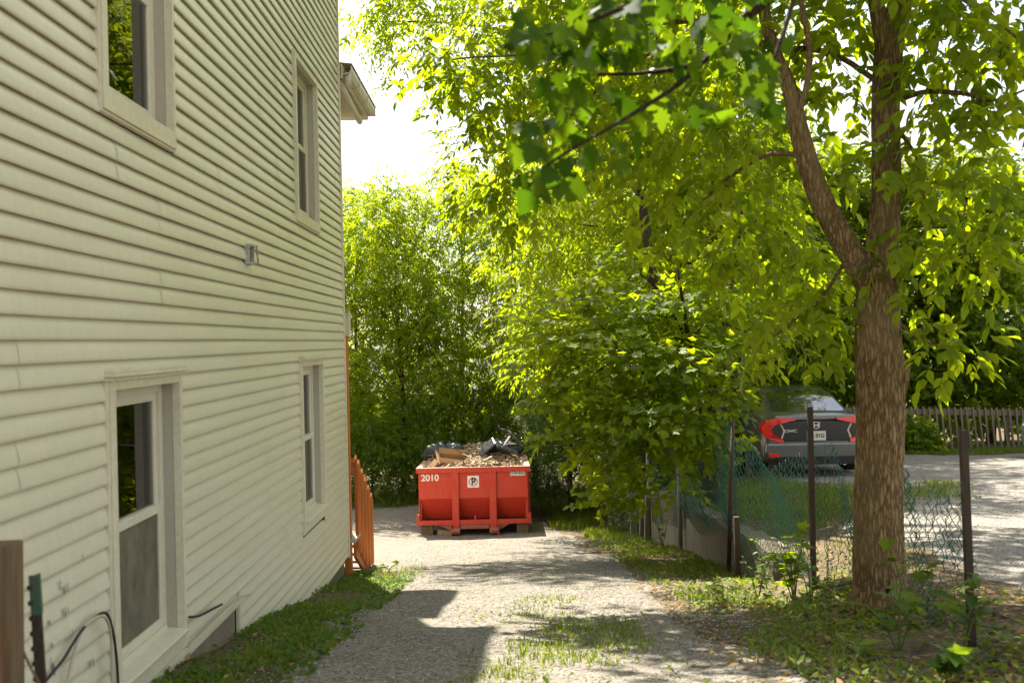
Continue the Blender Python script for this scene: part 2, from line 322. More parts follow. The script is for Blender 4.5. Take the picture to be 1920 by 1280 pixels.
def edge_noise(y, s): return .10*np.sin(1.3*y+s)+.07*np.sin(3.7*y+2*s)+.05*np.sin(8.3*y+3*s)
xl = np.where(ys < 12.8, -1.42, -1.42-np.minimum(7, (ys-12.8)*2.4)) + edge_noise(ys, 1)
xr = 1.75-.35*sstep(4, 9, ys)+.35*sstep(9, 14, ys)-.2*sstep(17, 21, ys)-1.2*sstep(21, 25, ys) + edge_noise(ys, 2)
ribbon('driveway', ys, xl, xr, 46, M['gravel'], .012)
ys2 = np.arange(-12, 21.6, .16)
xl2 = 3.0+.35*sstep(8, 10, ys2)+1.2*sstep(11, 12.5, ys2)-.6*sstep(15, 17, ys2) + edge_noise(ys2, 4); xr2 = np.full_like(ys2, 22.0)
ribbon('parking_lot', ys2, xl2, xr2, 80, M['lot'], .012)

# ------------------------------------------------------------------ house
XW = -1.95; HY0 = -3.0; HY1 = 12.2; ROW = .101; ZB = .05
house = thing('clapboard_house', (XW, 8, float(G(XW, 8))), 'two-storey house clad in cream vinyl siding beside the gravel driveway', 'house')
inv = Matrix.Translation(-house.location)
def hb(mb, name, mtl, parent=house, smooth=False):
    """build a house part given in world coordinates"""
    o = mb.build(name, mtl, parent, smooth)
    o.matrix_parent_inverse = Matrix.Translation(-Vector(house.location)) if parent is house else Matrix.Identity(4)
    return o
WIN = [(4.89, 5.965, -1.775, -.155), (9.49, 10.63, -1.80, -.16), (4.89, 5.965, 1.18, 2.80), (9.49, 10.63, 1.18, 2.80)]
WIN = [(a, b, c+ZC, d+ZC) for a, b, c, d in WIN]
ZLO1 = -1.82+ZC; ZLO2 = -2.59+ZC; YSTEP = 7.2; ZTOP = 4.48+ZC
# sheathing behind the siding, with the openings left out
mb = MB(); yb = sorted({HY0, YSTEP, HY1-.02, *[w[0]+.03 for w in WIN], *[w[1]-.03 for w in WIN]}); zb = sorted({ZLO2, ZLO1, ZTOP, *[w[2]+.03 for w in WIN], *[w[3]-.03 for w in WIN]})
for i in range(len(yb)-1):
    for j in range(len(zb)-1):
        yc = (yb[i]+yb[i+1])/2; zc = (zb[j]+zb[j+1])/2
        if any(w[0] < yc < w[1] and w[2] < zc < w[3] for w in WIN): continue
        if yc < YSTEP and zc < ZLO1: continue
        mb.b2((XW-.16, yb[i], zb[j]), (XW-.036, yb[i+1], zb[j+1]))
hb(mb, 'wall', M['sheath'])
mb = MB(); mb.b2((XW-.30, HY0, -4.6+ZC), (XW-.022, YSTEP-.05, ZLO1-.001)); mb.b2((XW-.30, YSTEP-.05, -5+ZC), (XW-.055, HY1-.06, ZLO2+.02))
hb(mb, 'foundation', M['concrete'])
PROF = [(-.034, .006), (-.0025, -.003), (0, .003), (-.0006, .014), (-.0030, .040), (-.0085, .066), (-.0180, .088), (-.0315, .105)]
def siding_panel(y0, y1, k, rows, cut_top=None, proud=0.0):
    mb = MB(); n = max(2, int((y1-y0)/.35)+1); yy = np.linspace(y0, y1, n)
    for r in range(rows):
        zz = ZC+ZB+ROW*(k+r); pr = PROF
        for a in range(len(pr)-1):
            hard = a < 2
            base = len(mb.v)
        vs = []; 
        for y in yy:
            wv = .0011*math.sin(2.1*y+1.9*(k+r))+.0009*math.sin(5.3*y+.7*(k+r)*k)
            for (x, z) in pr: vs.append((XW+x+proud+wv*(1 if z > 0 else .4), y, zz+z+.0012*math.sin(1.1*y+k)))
        m = len(pr); fs = [(i*m+a, i*m+a+1, (i+1)*m+a+1, (i+1)*m+a) for i in range(n-1) for a in range(m-1)]
        mb.add(vs, [f[::-1] for f in fs])
    me = bpy.data.meshes.new('siding_panel'); me.from_pydata(mb.v, [], mb.f); me.materials.append(M['vinyl'])
    sm = [(i % (len(PROF)-1)) >= 2 for i in range(len(mb.f))]; me.polygons.foreach_set('use_smooth', sm); me.update()
    o = link('siding_panel', me, house); o.matrix_parent_inverse = Matrix.Translation(-Vector(house.location)); return o
rs = random.Random(5)
kmin = -26; kmax = int((ZTOP-ZC-ZB)/ROW)
k = kmin
while k < kmax:
    rows = 2
    zlo = ZC+ZB+ROW*k; zhi = zlo+ROW*rows
    off = rs.choice([0, 1.22, 2.44, .6]) if k != kmin else 0
    cuts = [HY0+.2+off+3.66*i for i in range(-1, 6)]
    if -16 <= k <= 6: cuts = [c if abs(c-4.0) > 1.5 else 4.03+.02*(k % 3) for c in cuts]
    for rr in range(rows):
        pass
    # rows of one panel can meet different openings: find the blocked spans row by row
    spans_by_row = []
    for rr in range(rows):
        zc = zlo+ROW*(rr+.5); lo = HY0 if zlo+ROW*rr >= ZLO1-.06 else YSTEP
        blocked = [(w[0], w[1]) for w in WIN if w[2]-.02 < zc < w[3]+.02]
        pts = [lo]+[q for b in sorted(blocked) for q in b]+[HY1-.03]
        spans_by_row.append([(pts[i], pts[i+1]) for i in range(0, len(pts), 2)])
    groups = [(0, rows, spans_by_row[0])] if all(s == spans_by_row[0] for s in spans_by_row) else [(i, 1, spans_by_row[i]) for i in range(rows)]
    for (r0, nr, spans) in groups:
        for (a, b) in spans:
            cs = [c for c in cuts if a+.25 < c < b-.25]; ed = [a]+cs+[b]
            for i in range(len(ed)-1):
                siding_panel(ed[i]-(.03 if i else 0), ed[i+1], k+r0, nr, proud=.0022*(i % 2))
    k += rows
# starter strip, corner post, step trim
mb = MB(); mb.b2((XW-.018, HY0, ZLO1-.03), (XW+.004, YSTEP, ZLO1-.004)); mb.b2((XW-.018, YSTEP-.03, ZLO2), (XW+.006, YSTEP+.02, ZLO1+.04)); hb(mb, 'starter_strip', M['trim'])
mb = MB(); mb.b2((XW-.09, HY1-.035, ZLO2-.02), (XW+.012, HY1+.012, ZTOP)); mb.b2((XW-.09, HY1+.010, ZLO2-.02), (XW-.004, HY1+.022, ZTOP)); bevel(hb(mb, 'corner_trim', M['trim']), .004)
# windows: casing, deep reveal, recessed sashes, panes, curtain, dark room
def window(y0, y1, z0, z1, head, screen):
    mb = MB(); t = .062
    # casing boards standing proud of the siding
    mb.b2((XW-.03, y0, z0), (XW+.022, y0+t, z1)); mb.b2((XW-.03, y1-.034, z0), (XW+.022, y1, z1))
    mb.b2((XW-.03, y0+t, z1-.05), (XW+.020, y1-.034, z1)); mb.b2((XW-.03, y0+t, z0), (XW+.020, y1-.034, z0+.10))
    # J channel round the casing
    for a, b, c, d in ((y0-.016, y0-.001, z0-.014, z1+.012), (y1+.001, y1+.016, z0-.014, z1+.012)): mb.b2((XW-.02, a, c), (XW+.010, b, d))
    mb.b2((XW-.02, y0-.001, z0-.016), (XW+.010, y1+.001, z0-.001)); mb.b2((XW-.02, y0-.001, z1+.001), (XW+.010, y1+.001, z1+.014))
    w = bevel(hb(mb, 'window', M['trim']), .003)
    def sub(mb, name, mtl, smooth=False):
        o = mb.build(name, mtl, w, smooth); return o
    D = .088                                            # depth of the reveal
    ry0, ry1, rz0, rz1 = y0+t, y1-.034, z0+.10, z1-.05
    mb = MB(); mb.b2((XW-D-.055, ry0-.012, rz0-.02), (XW-.031, ry0-.001, rz1+.02)); mb.b2((XW-D-.05, ry1+.001, rz0-.02), (XW-.031, ry1+.012, rz1+.02))
    mb.b2((XW-D-.05, ry0, rz1+.001), (XW-.031, ry1, rz1+.012)); mb.b2((XW-D-.05, ry0, rz0-.012), (XW-.031, ry1, rz0-.001)); sub(mb, 'reveal', M['reveal'])
    # frame of the sash unit
    fx0, fx1 = XW-D-.05, XW-D; ft = .05
    mb = MB(); mb.b2((fx0, ry0, rz0), (fx1, ry0+ft, rz1)); mb.b2((fx0, ry1-ft, rz0), (fx1, ry1, rz1)); mb.b2((fx0, ry0+ft, rz1-ft), (fx1, ry1-ft, rz1)); mb.b2((fx0, ry0+ft, rz0), (fx1+.02, ry1-ft, rz0+.045)); bevel(sub(mb, 'frame', M['sash']), .003)
    zm = (rz0+rz1)/2; st = .052; py0, py1 = ry0+ft, ry1-ft
    for nm, a, b, dx in (('upper_sash', zm-.02, rz1-ft, -.004), ('lower_sash', rz0+.045, zm+.03, .014)):
        mb = MB(); X0, X1 = fx0+.006+dx, fx1-.012+dx
        mb.b2((X0, py0+.001, a), (X1, py0+st, b)); mb.b2((X0, py1-st, a), (X1, py1-.001, b)); mb.b2((X0, py0+st, b-st), (X1, py1-st, b)); mb.b2((X0, py0+st, a), (X1, py1-st, a+st)); bevel(sub(mb, nm, M['sash']), .004)
        pm = MB(); pm.b2(((X0+X1)/2-.003, py0+st-.004, a+st-.004), ((X0+X1)/2+.003, py1-st+.004, b-st+.004))
        if screen and nm == 'lower_sash':
            sub(pm, 'insect_screen', M['screen'])
        else: sub(pm, 'pane', M['glass'])
    # curtain hanging in the far half, dark room behind
    n = 40; cy0, cy1 = (ry0+ry1)/2+.02, ry1+.05; cv = []; 
    for i in range(n+1):
        f = i/n; x = XW-D-.16+.022*math.sin(f*34)+.01*math.sin(f*61+1); cv += [(x, cy0+(cy1-cy0)*f, rz0-.05), (x+.008*math.sin(f*20), cy0+(cy1-cy0)*f, rz1+.05)]
    mb = MB(); mb.add(cv, [(2*i, 2*i+2, 2*i+3, 2*i+1) for i in range(n)]); sub(mb, 'curtain', M['curtain'], True)
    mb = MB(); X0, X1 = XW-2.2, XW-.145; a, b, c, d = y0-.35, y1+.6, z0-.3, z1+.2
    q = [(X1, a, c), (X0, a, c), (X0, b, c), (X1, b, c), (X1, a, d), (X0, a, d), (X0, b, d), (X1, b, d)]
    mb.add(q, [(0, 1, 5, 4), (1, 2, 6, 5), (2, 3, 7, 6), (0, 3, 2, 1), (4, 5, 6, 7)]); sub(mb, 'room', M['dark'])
    if head:
        mb = MB(); mb.b2((XW-.02, y0-.03, z1+.016), (XW+.060, y1+.03, z1+.034)); mb.b2((XW-.02, y0-.022, z1+.034), (XW+.045, y1+.022, z1+.055)); mb.b2((XW-.02, y0-.022, z1-.004), (XW+.040, y1+.022, z1+.0155)); bevel(sub(mb, 'head_trim', M['trim']), .004)
        mb = MB(); mb.box((XW-.055, (ry0+ry1)/2, rz0+.008), (.20, ry1-ry0-.004, .022), ry=.10); bevel(sub(mb, 'sill', M['sash']), .004)
    return w
for i, wn in enumerate(WIN):
    w = window(*wn, head=i < 2, screen=(i == 0))
    if i == 0: w['label'] = 'lower window with dusty insect screen in the bottom half'
# main roof and eave, above the picture
mb = MB(); ze = ZTOP; ov = .34
mb.b2((XW-.1, HY0-.3, ze-.02), (XW+ov, HY1+.3, ze+.012)); hb(mb, 'soffit', M['trim'])
mb = MB(); mb.b2((XW+ov+.001, HY0-.32, ze-.03), (XW+ov+.03, HY1+.32, ze+.15)); hb(mb, 'fascia', M['trim'])
mb = MB(); mb.add([(XW+ov+.06, HY0-.35, ze+.152), (XW+ov+.06, HY1+.35, ze+.152), (XW-4.2, HY1+.35, ze+2.6), (XW-4.2, HY0-.35, ze+2.6), (XW-8.8, HY1+.35, ze+.152), (XW-8.8, HY0-.35, ze+.152)], [(0, 1, 2, 3), (3, 2, 4, 5)]); hb(mb, 'roof', M['roof'])
mb = MB(); mb.b2((XW-8.4, HY1-.2, -5+ZC), (XW-.10, HY1-.02, ze)); mb.prism([(0, 0), (-8.3, 0), (-4.15, 2.4)], (XW-.1, HY1-.2, ze), (1, 0, 0), (0, 0, 1), (0, .18, 0)); mb.b2((XW-8.4, HY0, -5+ZC), (XW-8.2, HY1-.2, ze)); mb.b2((XW-8.4, HY0, -5+ZC), (XW-.17, HY0+.2, ze)); hb(mb, 'gable_wall', M['trim'])
# rear wing: wall, low eave with gutter and downpipe
XE = XW-.11; RY1 = 14.55; RZ = 3.28+ZC; XR = -2.42
mb = MB(); mb.b2((XR-4, HY1+.03, -5+ZC), (XR, RY1-.3, RZ+.02)); hb(mb, 'wing_wall', M['trim'])
mb = MB(); nb = 14
for i in range(nb): mb.b2((XR+.002, HY1+.03+i*(RY1-HY1-.03)/nb, RZ-.012), (XE+.13, HY1+.026+(i+1)*(RY1-HY1-.03)/nb-.006, RZ+.004))
hb(mb, 'wing_soffit', M['gutter'])
mb = MB(); mb.b2((XE+.131, HY1+.03, RZ-.02), (XE+.150, RY1, RZ+.15)); mb.b2((XR, RY1, RZ-.02), (XE+.15, RY1+.02, RZ+.15)); hb(mb, 'wing_fascia', M['gutter'])
mb = MB(); gp = [(0, 0), (.07, 0), (.105, .05), (.105, .10), (.098, .10), (.098, .053), (.066, .008), (.006, .008), (.006, .1), (0, .1)]
mb.prism(gp, (XE+.152, HY1+.05, RZ+.03), (1, 0, 0), (0, 0, 1), (0, RY1-HY1-.03, 0)); mb.b2((XE+.152, RY1+.02, RZ+.03), (XE+.257, RY1+.026, RZ+.13)); hb(mb, 'gutter', M['gutter'])
mb = MB(); mb.tube([(XE+.10, HY1+.1, RZ-.06), (XE+.08, HY1+.9, RZ-.075), (XE+.06, RY1-.25, RZ-.10)], .045, 10); mb.tube([(XE+.2, HY1+.12, RZ+.06), (XE+.2, HY1+.12, RZ-.10)], .045, 10); hb(mb, 'downpipe', M['gutter'], smooth=True)
mb = MB()
for yy in (HY1+.75, HY1+1.5, RY1-.12): mb.box((XE+.205, yy, RZ+.08), (.125, .03, .125))
hb(mb, 'gutter_bracket', M['gutter'])
mb = MB(); mb.add([(XE+.27, HY1+.03, RZ+.155), (XE+.27, RY1+.05, RZ+.155), (XR-3, RY1+.05, RZ+.6), (XR-3, HY1+.03, RZ+.6)], [(0, 1, 2, 3)]); hb(mb, 'wing_roof', M['gutter'])
# vent box broken out of the siding
mb = MB(); vy, vz = 7.66, .70+ZC
mb.b2((XW-.01, vy-.075, vz-.075), (XW+.03, vy-.055, vz+.075)); mb.b2((XW-.01, vy+.055, vz-.075), (XW+.03, vy+.075, vz+.06)); mb.b2((XW-.01, vy-.055, vz-.075), (XW+.03, vy+.055, vz-.056)); mb.b2((XW-.01, vy-.055, vz+.058), (XW+.05, vy+.055, vz+.075)); mb.box((XW+.05, vy+.09, vz+.005), (.012, .016, .15), rx=.35)
mb2 = hb(mb, 'vent_box', M['box_metal']); mbx = MB(); mbx.b2((XW-.006, vy-.055, vz-.056), (XW+.006, vy+.055, vz+.058)); o = mbx.build('opening', M['dark'], mb2)
# loose cables on the wall
def ctube(name, pts, r, mtl, label, cat='cable'):
    P = [Vector(p) for p in pts]; q = []
    for i in range(len(P)-1):
        p0, p1, p2, p3 = P[max(i-1, 0)], P[i], P[i+1], P[min(i+2, len(P)-1)]
        for j in range(6):
            u = j/6; q.append(.5*((2*p1)+(p2-p0)*u+(2*p0-5*p1+4*p2-p3)*u*u+(3*p1-p0-3*p2+p3)*u**3))
    q.append(P[-1]); mb = MB(); mb.tube([tuple(v) for v in q], r, 6); return tag(mb.build(name, mtl, None, True), label, cat)
def wl(px, py, dx=.03):
    d = _F + ((px-960)/FPX)*_r + ((640-py)/FPX)*_u; t = (XW+dx)/d[0]; p = d*t; return (p[0], p[1], p[2]+ZC)
ctube('cable', [wl(8, 1325), wl(60, 1300), wl(115, 1240), wl(150, 1185), wl(180, 1155, .04), wl(200, 1150, .05), wl(212, 1185, .06), wl(219, 1240, .06), wl(222, 1300, .06), wl(222, 1360, .06)], .007, M['cable_black'], 'black cable looping down beside the lower window with the insect screen')
ctube('cable', [wl(104, 1330), wl(124, 1285), wl(138, 1225), wl(155, 1180), wl(178, 1158, .045), wl(198, 1158, .055), wl(208, 1190, .05), wl(210, 1260, .05), wl(212, 1340, .05)], .0075, M['cable_beige'], 'beige cable looping down the siding beside the black cable')
ctube('cable', [wl(355, 1156, .02), wl(372, 1154, .03), wl(395, 1143, .035), wl(416, 1132, .04)], .008, M['cable_black'], 'short stub of black cable poking from the siding above the foundation')
ctube('cable', [wl(352, 1212, .015), wl(400, 1164, .015), wl(440, 1127, .015), wl(450, 1120, .02), wl(467, 1114, .04)], .006, M['cable_beige'], 'thin pale wire clipped along the bottom edge of the siding')
for (px, py, h_, w_) in [(112, 1088, 16, 4), (120, 1100, 14, 7), (126, 1093, 18, 3), (122, 1140, 17, 4), (118, 1142, 12, 3), (127, 1138, 10, 2), (92, 1163, 8, 5), (97, 1205, 9, 4), (100, 1243, 22, 7), (96, 1232, 16, 3), (168, 1238, 12, 4), (174, 1234, 14, 4), (165, 1240, 8, 2), (154, 1040, 10, 2), (135, 1180, 10, 2)]:
    a = Vector(wl(px, py, .006)); b = Vector(wl(px+2, py+h_, .006)); mb = MB(); mb.add([a+Vector((0, -w_*.0012, 0)), a+Vector((0, w_*.0012, .004)), b+Vector((.0, w_*.0016, 0)), b+Vector((0, -w_*.0006, -.006))], [(0, 3, 2, 1)]); hb(mb, 'paint_smear', M['green_smear'])
# ------------------------------------------------------------------ rear porch stair, orange stain
pz = -2.42+ZC; PX = -1.99
porch = thing('porch_stair', (PX, 12.6, float(G(PX, 12.6))), 'orange stained wooden porch post and stair railing behind the house corner', 'stairs')
def pb(mb, name, mtl): o = mb.build(name, mtl, porch); o.matrix_parent_inverse = Matrix.Translation(-Vector(porch.location)); return o
mb = MB(); mb.b2((PX-.045, 12.36, pz-.6), (PX+.045, 12.45, .24+ZC-.14)); bevel(pb(mb, 'post', M['stain']), .005)
mb = MB(); mb.b2((PX-.055, 12.34, .10+ZC), (PX+.075, 12.47, .36+ZC)); mb.b2((PX-.065, 12.33, .362+ZC), (PX+.085, 12.48, .38+ZC)); pb(mb, 'beam_end', M['trim'])
mb = MB(); mb.b2((PX-1.4, 12.32, pz-.04), (PX+.10, 12.75, pz)); mb.b2((PX-1.4, 12.30, pz-.2), (PX+.02, 12.34, pz-.041)); pb(mb, 'landing', M['tread'])
SY0, SY1 = 12.6, 14.1; szl = lambda y: pz-(y-SY0)*.53
mb = MB(); mb.add([(PX-.02, SY0, pz+.93), (PX+.07, SY0, pz+.93), (PX+.07, SY1, szl(SY1)+.93), (PX-.02, SY1, szl(SY1)+.93), (PX-.02, SY0, pz+.97), (PX+.07, SY0, pz+.97), (PX+.07, SY1, szl(SY1)+.97), (PX-.02, SY1, szl(SY1)+.97)], [(3, 2, 1, 0), (4, 5, 6, 7), (0, 1, 5, 4), (1, 2, 6, 5), (2, 3, 7, 6), (3, 0, 4, 7)]); pb(mb, 'handrail', M['stain'])
for i in range(11):
    y = SY0+.05+i*(SY1-SY0-.1)/10; zt = szl(y)+.98; zb_ = max(szl(y)-.16, float(G(PX, y))+.03)
    mb = MB(); mb.prism([(0, zb_), (.09, zb_), (.09, zt-.0), (.045, zt+.05), (0, zt)], (PX+.055+.012*(i % 2), y-.02, 0), (0, 1, 0), (0, 0, 1), (.03, 0, 0)); pb(mb, 'picket', M['stain' if i % 2 else 'stain_shaded'])
mb = MB(); mb.add([(PX+.03, SY0, pz-.28), (PX+.07, SY0, pz-.28), (PX+.07, SY1, szl(SY1)-.2), (PX+.03, SY1, szl(SY1)-.2), (PX+.03, SY0, pz-.04), (PX+.07, SY0, pz-.04), (PX+.07, SY1, szl(SY1)+.02), (PX+.03, SY1, szl(SY1)+.02)], [(3, 2, 1, 0), (4, 5, 6, 7), (0, 1, 5, 4), (1, 2, 6, 5), (2, 3, 7, 6), (3, 0, 4, 7)]); pb(mb, 'stringer', M['stain'])
for i in range(5):
    y = SY0+.2+i*.33; mb = MB(); mb.b2((PX-1.1, y, szl(y)-.09), (PX+.028, y+.28, szl(y)-.05)); pb(mb, 'tread', M['tread'])
# ------------------------------------------------------------------ red roll-off dumpster
DX, DY = -.705, 20.72; DZ = float(G(DX, DY))
dump = thing('dumpster', (DX, DY, DZ), 'red steel roll-off dumpster heaped with rubbish at the end of the driveway', 'dumpster'); dump.rotation_euler = (-.035, 0, 0)
def db(mb, name, mtl, smooth=False, bv=.006):
    o = mb.build(name, mtl, dump, smooth)
    if bv: bevel(o, bv)
    return o
HW = 1.135; L = 4.9; ZT = 1.42; ZF = .30
mb = MB(); mb.b2((-HW, 0, .78), (HW, .05, ZT-.08)); db(mb, 'front_panel', M['red'])
mb = MB(); mb.add([(-HW, .0, .779), (HW, .0, .779), (HW, .34, ZF+.02), (-HW, .34, ZF+.02), (-HW, .05, .779), (HW, .05, .779), (HW, .39, ZF+.02), (-HW, .39, ZF+.02)], [(0, 1, 2, 3)[::-1], (4, 5, 6, 7), (0, 1, 5, 4), (1, 2, 6, 5), (2, 3, 7, 6), (3, 0, 4, 7)]); db(mb, 'lower_panel', M['red'], bv=0)
for s in (-1, 1):
    mb = MB(); mb.b2((s*HW-s*.05, .06, ZF), (s*HW, L, ZT-.09))
    for i in range(6): mb.b2((s*HW, .5+i*.85, ZF), (s*(HW+.05), .58+i*.85, ZT-.12))
    mb.prism([(0, .779), (0, ZF-.02), (.40, ZF-.02)], (s*HW-s*.014, .002, 0), (0, 1, 0), (0, 0, 1), (s*.013, 0, 0)); db(mb, 'side_panel', M['red'], bv=0)
mb = MB(); mb.b2((-HW, L-.05, ZF), (HW, L, ZT-.09)); db(mb, 'tailgate', M['bin_in'], bv=0)
mb = MB(); mb.b2((-HW+.06, .1, ZF-.03), (HW-.06, L-.06, ZF)); db(mb, 'floor', M['bin_in'], bv=0)
mb = MB(); mb.b2((-HW-.055, -.055, ZT-.10), (HW+.055, .085, ZT)); db(mb, 'front_rim', [M['red']])
mb = MB(); mb.b2((-HW-.05, -.05, ZT+.001), (HW+.05, .08, ZT+.006)); db(mb, 'rim_cap', M['rim_top'], bv=0)
for s in (-1, 1):
    mb = MB(); mb.b2((s*(HW-.065), .086, ZT-.10), (s*(HW+.055), L, ZT)); db(mb, 'side_rim', M['rim_top'])
mb = MB(); mb.b2((-HW, L-.06, ZT-.09), (HW, L+.05, ZT-.01)); db(mb, 'rear_rim', M['rim_top'])
for xc in (-.375, .405):
    mb = MB(); mb.b2((xc-.072, -.05, .20), (xc+.072, -.002, ZT-.101)); mb.prism([(0, .78), (0, .20), (.33, .20)], (xc-.066, -.001, 0), (0, 1, 0), (0, 0, 1), (.132, 0, 0)); r_ = db(mb, 'rib', M['red_dull'] if 0 else M['red'])
    s = 1 if xc > 0 else -1
    mb = MB(); mb.tube([(xc-.085, -.06, .115), (xc+.085, -.06, .115)], .068, 14); mb.b2((xc+s*.088, -.12, .01), (xc+s*.112, .10, .24)); mb.b2((xc-.07, -.045, .13), (xc+.07, .3, .21)); mb.build('roller', M['red_dull'], dump)
mb = MB(); mb.b2((-HW-.02, -.03, ZF-.06), (HW+.02, .02, ZF+.035)); db(mb, 'bottom_rail', M['red'])
mb = MB(); mb.b2((-.29, -.035, .15), (.32, .03, .235)); mb.b2((.01, -.02, .235), (.045, .02, .42)); mb.prism([(-.72, .24), (-.46, .24), (-.46, .10)], (0, -.02, 0), (1, 0, 0), (0, 0, 1), (0, .04, 0)); mb.prism([(.75, .24), (.49, .24), (.49, .10)], (0, -.02, 0), (1, 0, 0), (0, 0, 1), (0, .04, 0)); db(mb, 'cross_bar', M['red_dull'])
for s in (-1, 1):
    mb = MB(); mb.b2((s*.42, .1, .10), (s*.54, L, ZF-.031)); db(mb, 'skid_rail', M['red_dull'])
    mb = MB(); mb.prism([(0, 0), (.06, -.02), (.05, .22), (0, .2)], (s*(HW+.001), -.02, ZF-.05), (s, 0, 0), (0, 0, 1), (0, .10, 0)); mb.build('corner_guide', M['red'], dump)
def text_obj(body, size, name, mtl, parent, loc, rot=(PI/2, 0, 0), xs=1.0, bold=.0):
    cu = bpy.data.curves.new(name, 'FONT'); cu.body = body; cu.size = size; cu.align_x = 'CENTER'; cu.align_y = 'CENTER'; cu.offset = bold; cu.extrude = .0015
    t = bpy.data.objects.new(name, cu); COL.objects.link(t); dg = bpy.context.evaluated_depsgraph_get(); me = bpy.data.meshes.new_from_object(t.evaluated_get(dg)); bpy.data.objects.remove(t)
    me.materials.clear(); me.materials.append(mtl); o = link(name, me, parent, loc); o.rotation_euler = rot; o.scale = (xs, 1, 1); return o
text_obj('2010', .185, 'number', M['white_paint'], dump, (-.90, -.0025, 1.215), bold=.004)
mb = MB(); mb.b2((-.12, -.006, 1.00), (.12, -.0005, 1.245)); sg = mb.build('no_parking_sign', M['white_paint'], dump)
text_obj('P', .19, 'letter', M['black_paint'], sg, (0.005, -.0085, 1.122), bold=.006)
mb = MB(); rr = []; n = 40
for i in range(n): a = 2*PI*i/n; rr += [(.092*math.cos(a), -.0105, 1.122+.092*math.sin(a)), (.078*math.cos(a), -.0105, 1.122+.078*math.sin(a))]
mb.add(rr, [(2*i, 2*((i+1) % n), 2*((i+1) % n)+1, 2*i+1) for i in range(n)]); mb.box((0, -.0115, 1.122), (.16, .001, .014), ry=PI/4); mb.build('ring', M['sign_red'], sg)
mb = MB(); mb.b2((.77, -.006, 1.232), (1.085, -.0005, 1.335)); st = mb.build('maker_plate', M['white_paint'], dump)
text_obj('DURABAC', .075, 'lettering', M['black_paint'], st, (.928, -.0085, 1.278), xs=.92, bold=.001)
mb = MB(); mb.b2((.80, -.0075, 1.312), (1.05, -.0065, 1.318)); mb.build('line', M['black_paint'], st)
def dloc(x, y, z): return tuple(dump.matrix_basis @ Vector((x, y, z)))
bpy.context.view_layer.update()
# timbers under the bin
for x, w_, lb in ((-1.0, .26, 'stubby timber block under the left corner of the red dumpster'), (1.0, .24, 'stubby timber block under the right corner of the red dumpster')):
    mb = MB(); mb.box((0, 0, .10), (w_, .5, .24), rz=.05); o = mb.build('timber_block', M['old_wood']); o.location = (DX+x, DY+.30, DZ-.0); bevel(o, .01); tag(o, lb, 'timber', 'timbers under the dumpster')
mb = MB(); mb.box((0, 0, .06), (.30, .22, .12), rz=.2, ry=.1); o = mb.build('timber_offcut', M['chip']); o.location = (DX-.62, DY+.12, DZ); tag(o, 'small brown offcut of wood lying under the red dumpster', 'offcut')
# heap of rubble with splinters
n = 46; hx = np.linspace(-HW+.06, HW-.06, n); hy = np.linspace(.06, L-.08, 70); X, Y = np.meshgrid(hx, hy)
hz = 1.33+.05*np.sin(3*X+1)+.26*np.exp(-((Y-2.4)/1.5)**2)+.05*np.sin(5*Y+2*X)+rng.normal(0, .018, X.shape)-.02*np.exp(-((Y-.1)/.25)**2)
V = np.stack([X, Y, hz], -1).reshape(-1, 3); i = np.arange(n-1)[None, :]+n*np.arange(69)[:, None]; Fq = np.stack([i, i+1, i+n+1, i+n], -1).reshape(-1, 4)
rub = np_mesh('rubble_heap', V, Fq, M['rubble']); rub.matrix_world = dump.matrix_basis; tag(rub, 'heap of broken wood and plaster rubble filling the red dumpster', 'rubble', kind='stuff')
mb = MB(); rs = random.Random(3)
for i in range(2200):
    x = rs.uniform(-HW+.1, HW-.1); y = .08+3.6*rs.random()**1.7; z = 1.34+.05*math.sin(3*x+1)+.26*math.exp(-((y-2.4)/1.5)**2)+.05*math.sin(5*y+2*x)-.02*math.exp(-((y-.1)/.25)**2)
    l = rs.choice([.05, .07, .10, .16, .22]); mb.box((x, y, z+rs.uniform(0, .05)), (l, rs.uniform(.015, .05), rs.uniform(.006, .02)), rz=rs.uniform(0, 6.3), ry=rs.uniform(-.6, .6), rx=rs.uniform(-.5, .5))
ch = mb.build('splinter_litter', M['chip']); ch.matrix_world = dump.matrix_basis; tag(ch, 'pale wood splinters and chips strewn over the dumpster load', 'splinters', kind='stuff')
def carton(loc, rz, size, label, tilt=.2):
    w_, d_, h_ = size; t = thing('cardboard_box', dloc(*loc), label, 'box', 'cardboard boxes in the dumpster', rz); t.rotation_euler = (tilt, .12, rz)
    mb = MB(); mb.b2((-w_/2, -d_/2, 0), (w_/2, -d_/2+.006, h_)); mb.b2((-w_/2, d_/2-.006, 0), (w_/2, d_/2, h_)); mb.b2((-w_/2, -d_/2+.007, 0), (-w_/2+.006, d_/2-.007, h_)); mb.b2((w_/2-.006, -d_/2+.007, 0), (w_/2, d_/2-.007, h_)); mb.b2((-w_/2+.007, -d_/2+.007, 0), (w_/2-.007, d_/2-.007, .006)); mb.build('carton', M['cardboard'], t)
    for sx, sy, wd, a in ((0, -1, w_, 1.9), (0, 1, w_, .7), (-1, 0, d_, .9), (1, 0, d_, 1.5)):
        mb = MB(); f = .24*min(w_, d_)
        if sy: mb.box((0, sy*(d_/2+f/2*math.sin(a)), h_+f/2*math.cos(a)), (wd-.01, .006, f), rx=-sy*a)
        else: mb.box((sx*(w_/2+f/2*math.sin(a)), 0, h_+f/2*math.cos(a)), (.006, wd-.01, f), ry=sx*a)
        mb.build('flap', M['cardboard'], t)
    return t
carton((-.50, .95, 1.26), .25, (.60, .5, .28), 'open brown cardboard box tipped up on the rubble in the red dumpster', .45)
